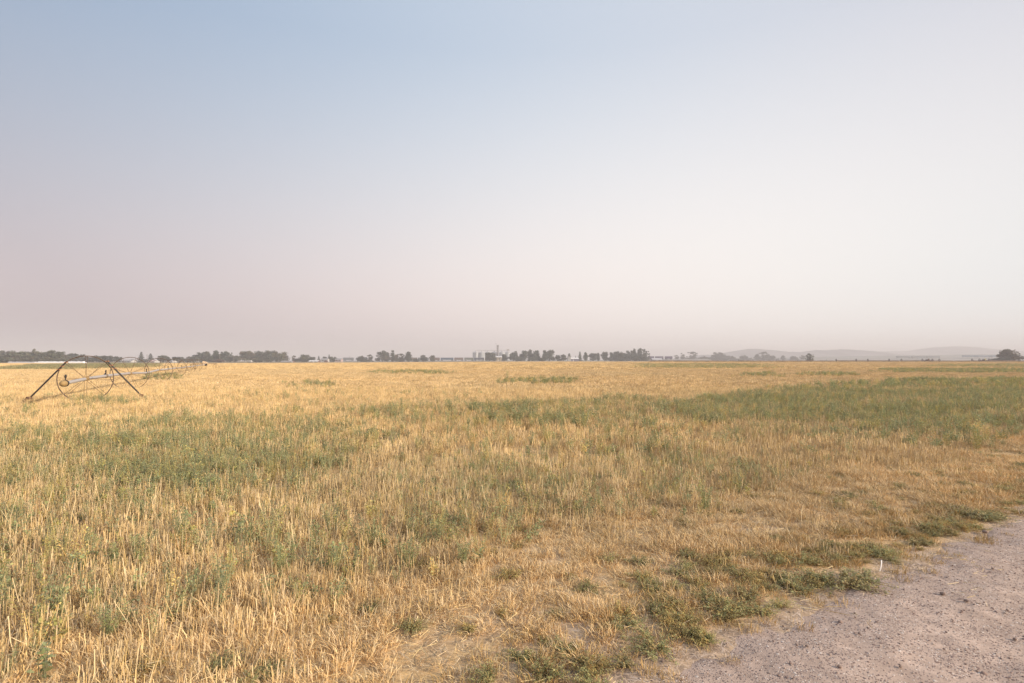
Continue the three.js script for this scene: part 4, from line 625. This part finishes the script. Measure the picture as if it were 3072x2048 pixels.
// ------------------------------------------------------------------ farm buildings, vehicles and poles
function house(name, label, px0, px1, eaveRow, ridgeRow, d, wallM, roofM, depth = 7, opts = {}) {
  const x0 = xAt(px0, d), L = xAt(px1, d) - x0, y0 = land(x0, d), E = hAt(eaveRow, d) - y0, R = hAt(ridgeRow, d) - y0, o = thing(name, label, opts.category ?? 'building', [x0 + L / 2, y0, -d], opts.turn ?? 0), b = L / 2, z = depth / 2;
  const w = new MB(); w.box(-b, b, -0.2, E, -z, z, WHITE); for (const s of [-1, 1]) w.tri(V(s * b, E, z), V(s * b, R, 0), V(s * b, E, -z), WHITE); part('wall', w.geo(), wallM, o);
  const r = new MB(); for (const s of [-1, 1]) { const e = V(0, E - 0.12, s * (z + 0.45)), q = 0.16; r.quad(V(-b - 0.3, e.y, e.z), V(b + 0.3, e.y, e.z), V(b + 0.3, R + 0.1, 0), V(-b - 0.3, R + 0.1, 0), WHITE); r.quad(V(-b - 0.3, e.y - q, e.z), V(b + 0.3, e.y - q, e.z), V(b + 0.3, e.y, e.z), V(-b - 0.3, e.y, e.z), WHITE); } part('roof', r.geo(), roofM, o);
  const dark = opts.windowM ?? blackMat; (opts.windows ?? [-0.5, 0.45]).forEach((t) => part('window', new MB().box(t * b - 0.6, t * b + 0.6, E * 0.42, E * 0.78, z + 0.004, z + 0.05, WHITE).geo(), dark, o)); part('door', new MB().box(-0.5, 0.5, 0, Math.min(2.1, E * 0.85), z + 0.004, z + 0.06, WHITE).geo(), opts.doorM ?? roofM, o);
  return o;
}
const whiteWall = mat(0.44, 0.42, 0.41, 0.7), greyRoof = mat(0.30, 0.28, 0.28, 0.8), brownWall = mat(0.16, 0.085, 0.07, 0.8), whiteRoof = mat(0.72, 0.69, 0.67, 0.5), tanWall = mat(0.36, 0.29, 0.21, 0.8), roseWall = mat(0.42, 0.31, 0.29, 0.8), violetWall = mat(0.13, 0.115, 0.19, 0.8);
house('farm_house', 'small white house seen through the second irrigation wheel', 371, 401, 1081.5, 1077.5, 480, whiteWall, greyRoof); house('farm_house', 'small white house below the shorter conifer', 453, 471, 1082, 1078, 470, whiteWall, roseWall);
house('farm_house', 'tiny white house below the round trees', 516, 524, 1082, 1079.5, 470, whiteWall, greyRoof); house('low_shed', 'long low brown shed with a white roof', 930, 957, 1082, 1079, 560, brownWall, whiteRoof); house('low_shed', 'low brown shed with a grey roof near the thin trees', 846, 880, 1083, 1080.5, 560, brownWall, greyRoof);
house('farm_house', 'white house with a grey roof beside the yard conifer', 966, 985, 1077, 1073.5, 640, whiteWall, greyRoof); house('low_shed', 'dusty rose shed with a grey roof at the end of the yard', 1008, 1026, 1077, 1073.5, 660, roseWall, greyRoof); house('low_shed', 'small brown shed below the white house', 975, 982, 1082, 1080, 560, brownWall, brownWall, 4);
house('bin_shed', 'tan shed with a white roof in front of the grain bins', 1484, 1505, 1069.5, 1066.5, 800, tanWall, whiteRoof, 9); house('long_shed', 'violet-grey long shed with a white roof and white gable end', 1703, 1735, 1074.5, 1071, 700, violetWall, whiteRoof, 9, { windows: [] });
{ const d = 694, x = xAt(1703, d), o = part('gable_annex', new MB().box(0, xAt(1712, d) - x, 0, hAt(1069, d) - 0.9, -3, 3, WHITE).box(-0.6, xAt(1712, d) - x + 0.4, hAt(1069, d) - 0.9, hAt(1067.6, d) - 0.9, -3.4, 3.4, WHITE).geo(), whiteWall, scene); o.position.set(x, land(x, d), -d); tag(o, 'tall white annex at the end of the violet-grey shed', 'building'); }
house('barn', 'grey gabled barn below the violet wagons', 1955, 1984, 1077, 1072.5, 720, mat(0.34, 0.33, 0.34, 0.8), mat(0.45, 0.44, 0.45, 0.6), 10);
{ // white camper by the large double clump, white pole marker in the field
  const d = 500, x = xAt(748, d), o = thing('camper', 'white camper trailer parked below the large double clump', 'camper', [x, land(x, d), -d]), b = xAt(757, d) - x; part('body', new THREE.ExtrudeGeometry((() => { const s = new THREE.Shape(); s.moveTo(-b, 0.45); s.lineTo(-b, 1.5); s.quadraticCurveTo(-b, 1.95, -b + 0.5, 1.95); s.lineTo(b - 0.7, 1.95); s.lineTo(b, 1.1); s.lineTo(b, 0.45); return s; })(), { depth: 2.2, bevelEnabled: false }), whiteWall, o); for (const t of [-0.5, 0.1]) part('window', new MB().box(t * b - 0.3, t * b + 0.5, 1.1, 1.6, 2.204, 2.23, WHITE).geo(), blackMat, o); for (const t of [-0.3, 0.2]) { const w = new THREE.CylinderGeometry(0.36, 0.36, 2.3, 14); w.rotateX(Math.PI / 2); w.translate(t * b, 0.36, 1.1); part('wheel', w, blackMat, o); }
  const mk = (px, row, dd, label) => { const xx = xAt(px, dd), p = part('white_marker', new MB().rod(V(0, -0.2, 0), V(-0.25, 1.6, 0), 0.45, 0.10, WHITE, 8, true).rod(V(-0.25, 1.6, 0), V(-0.28, 1.9, 0), 0.10, 0.03, WHITE, 8, true).geo(), whiteWall, scene); p.name = numbered('white_marker'); p.position.set(xx, land(xx, dd), -dd); tag(p, label, 'marker'); };
  mk(876, 1086, 470, 'white cone-shaped standpipe cover at the field edge by the brown sheds'); mk(1113, 1083, 560, 'white cone-shaped standpipe cover in front of the hazy trees'); mk(1592, 1081, 640, 'white cone-shaped standpipe cover in front of the grain bin trees');
  const pole = (px, top, dd, label) => { const xx = xAt(px, dd), y = land(xx, dd), h = hAt(top, dd) - y, o2 = thing('utility_pole', label, 'utility pole', [xx, y, -dd]); part('post', new MB().rod(V(0, -0.2, 0), V(0, h, 0), 0.16, 0.11, WHITE, 8, true).geo(), mat(0.26, 0.22, 0.2, 0.9), o2); part('crossarm', new MB().box(-1.1, 1.1, h - 0.9, h - 0.75, -0.08, 0.08, WHITE).geo(), mat(0.2, 0.17, 0.15, 0.9), o2); };
  pole(440, 1061, 520, 'utility pole between the two pointed conifers'); pole(659, 1058, 500, 'utility pole in front of the dark tree clump'); pole(701, 1064, 500, 'utility pole at the end of the dark tree clump'); pole(1049, 1066, 700, 'utility pole above the grey freight wagon');
  // dark low things at the far edge of the stubble
  [[1380, 8], [1450, 11], [1513, 7]].forEach(([px, w], i) => { const dd = 620, xx = xAt(px, dd), L = w * dd / FPX, o3 = part('straw_heap', (() => { const m = stoneGeo(i + 5); m.scale(L / 1.6, 0.75, 1.2); return m; })(), mat(0.20, 0.13, 0.07, 0.95), scene); o3.name = numbered('straw_heap'); o3.position.set(xx, land(xx, dd) + 0.15, -dd); tag(o3, ['small brown heap at the field edge below the brown and green wagons', 'longest brown heap at the field edge below the grain bins', 'short brown heap at the field edge below the tan shed'][i], 'heap'); });
}
renderer.render(scene, camera);
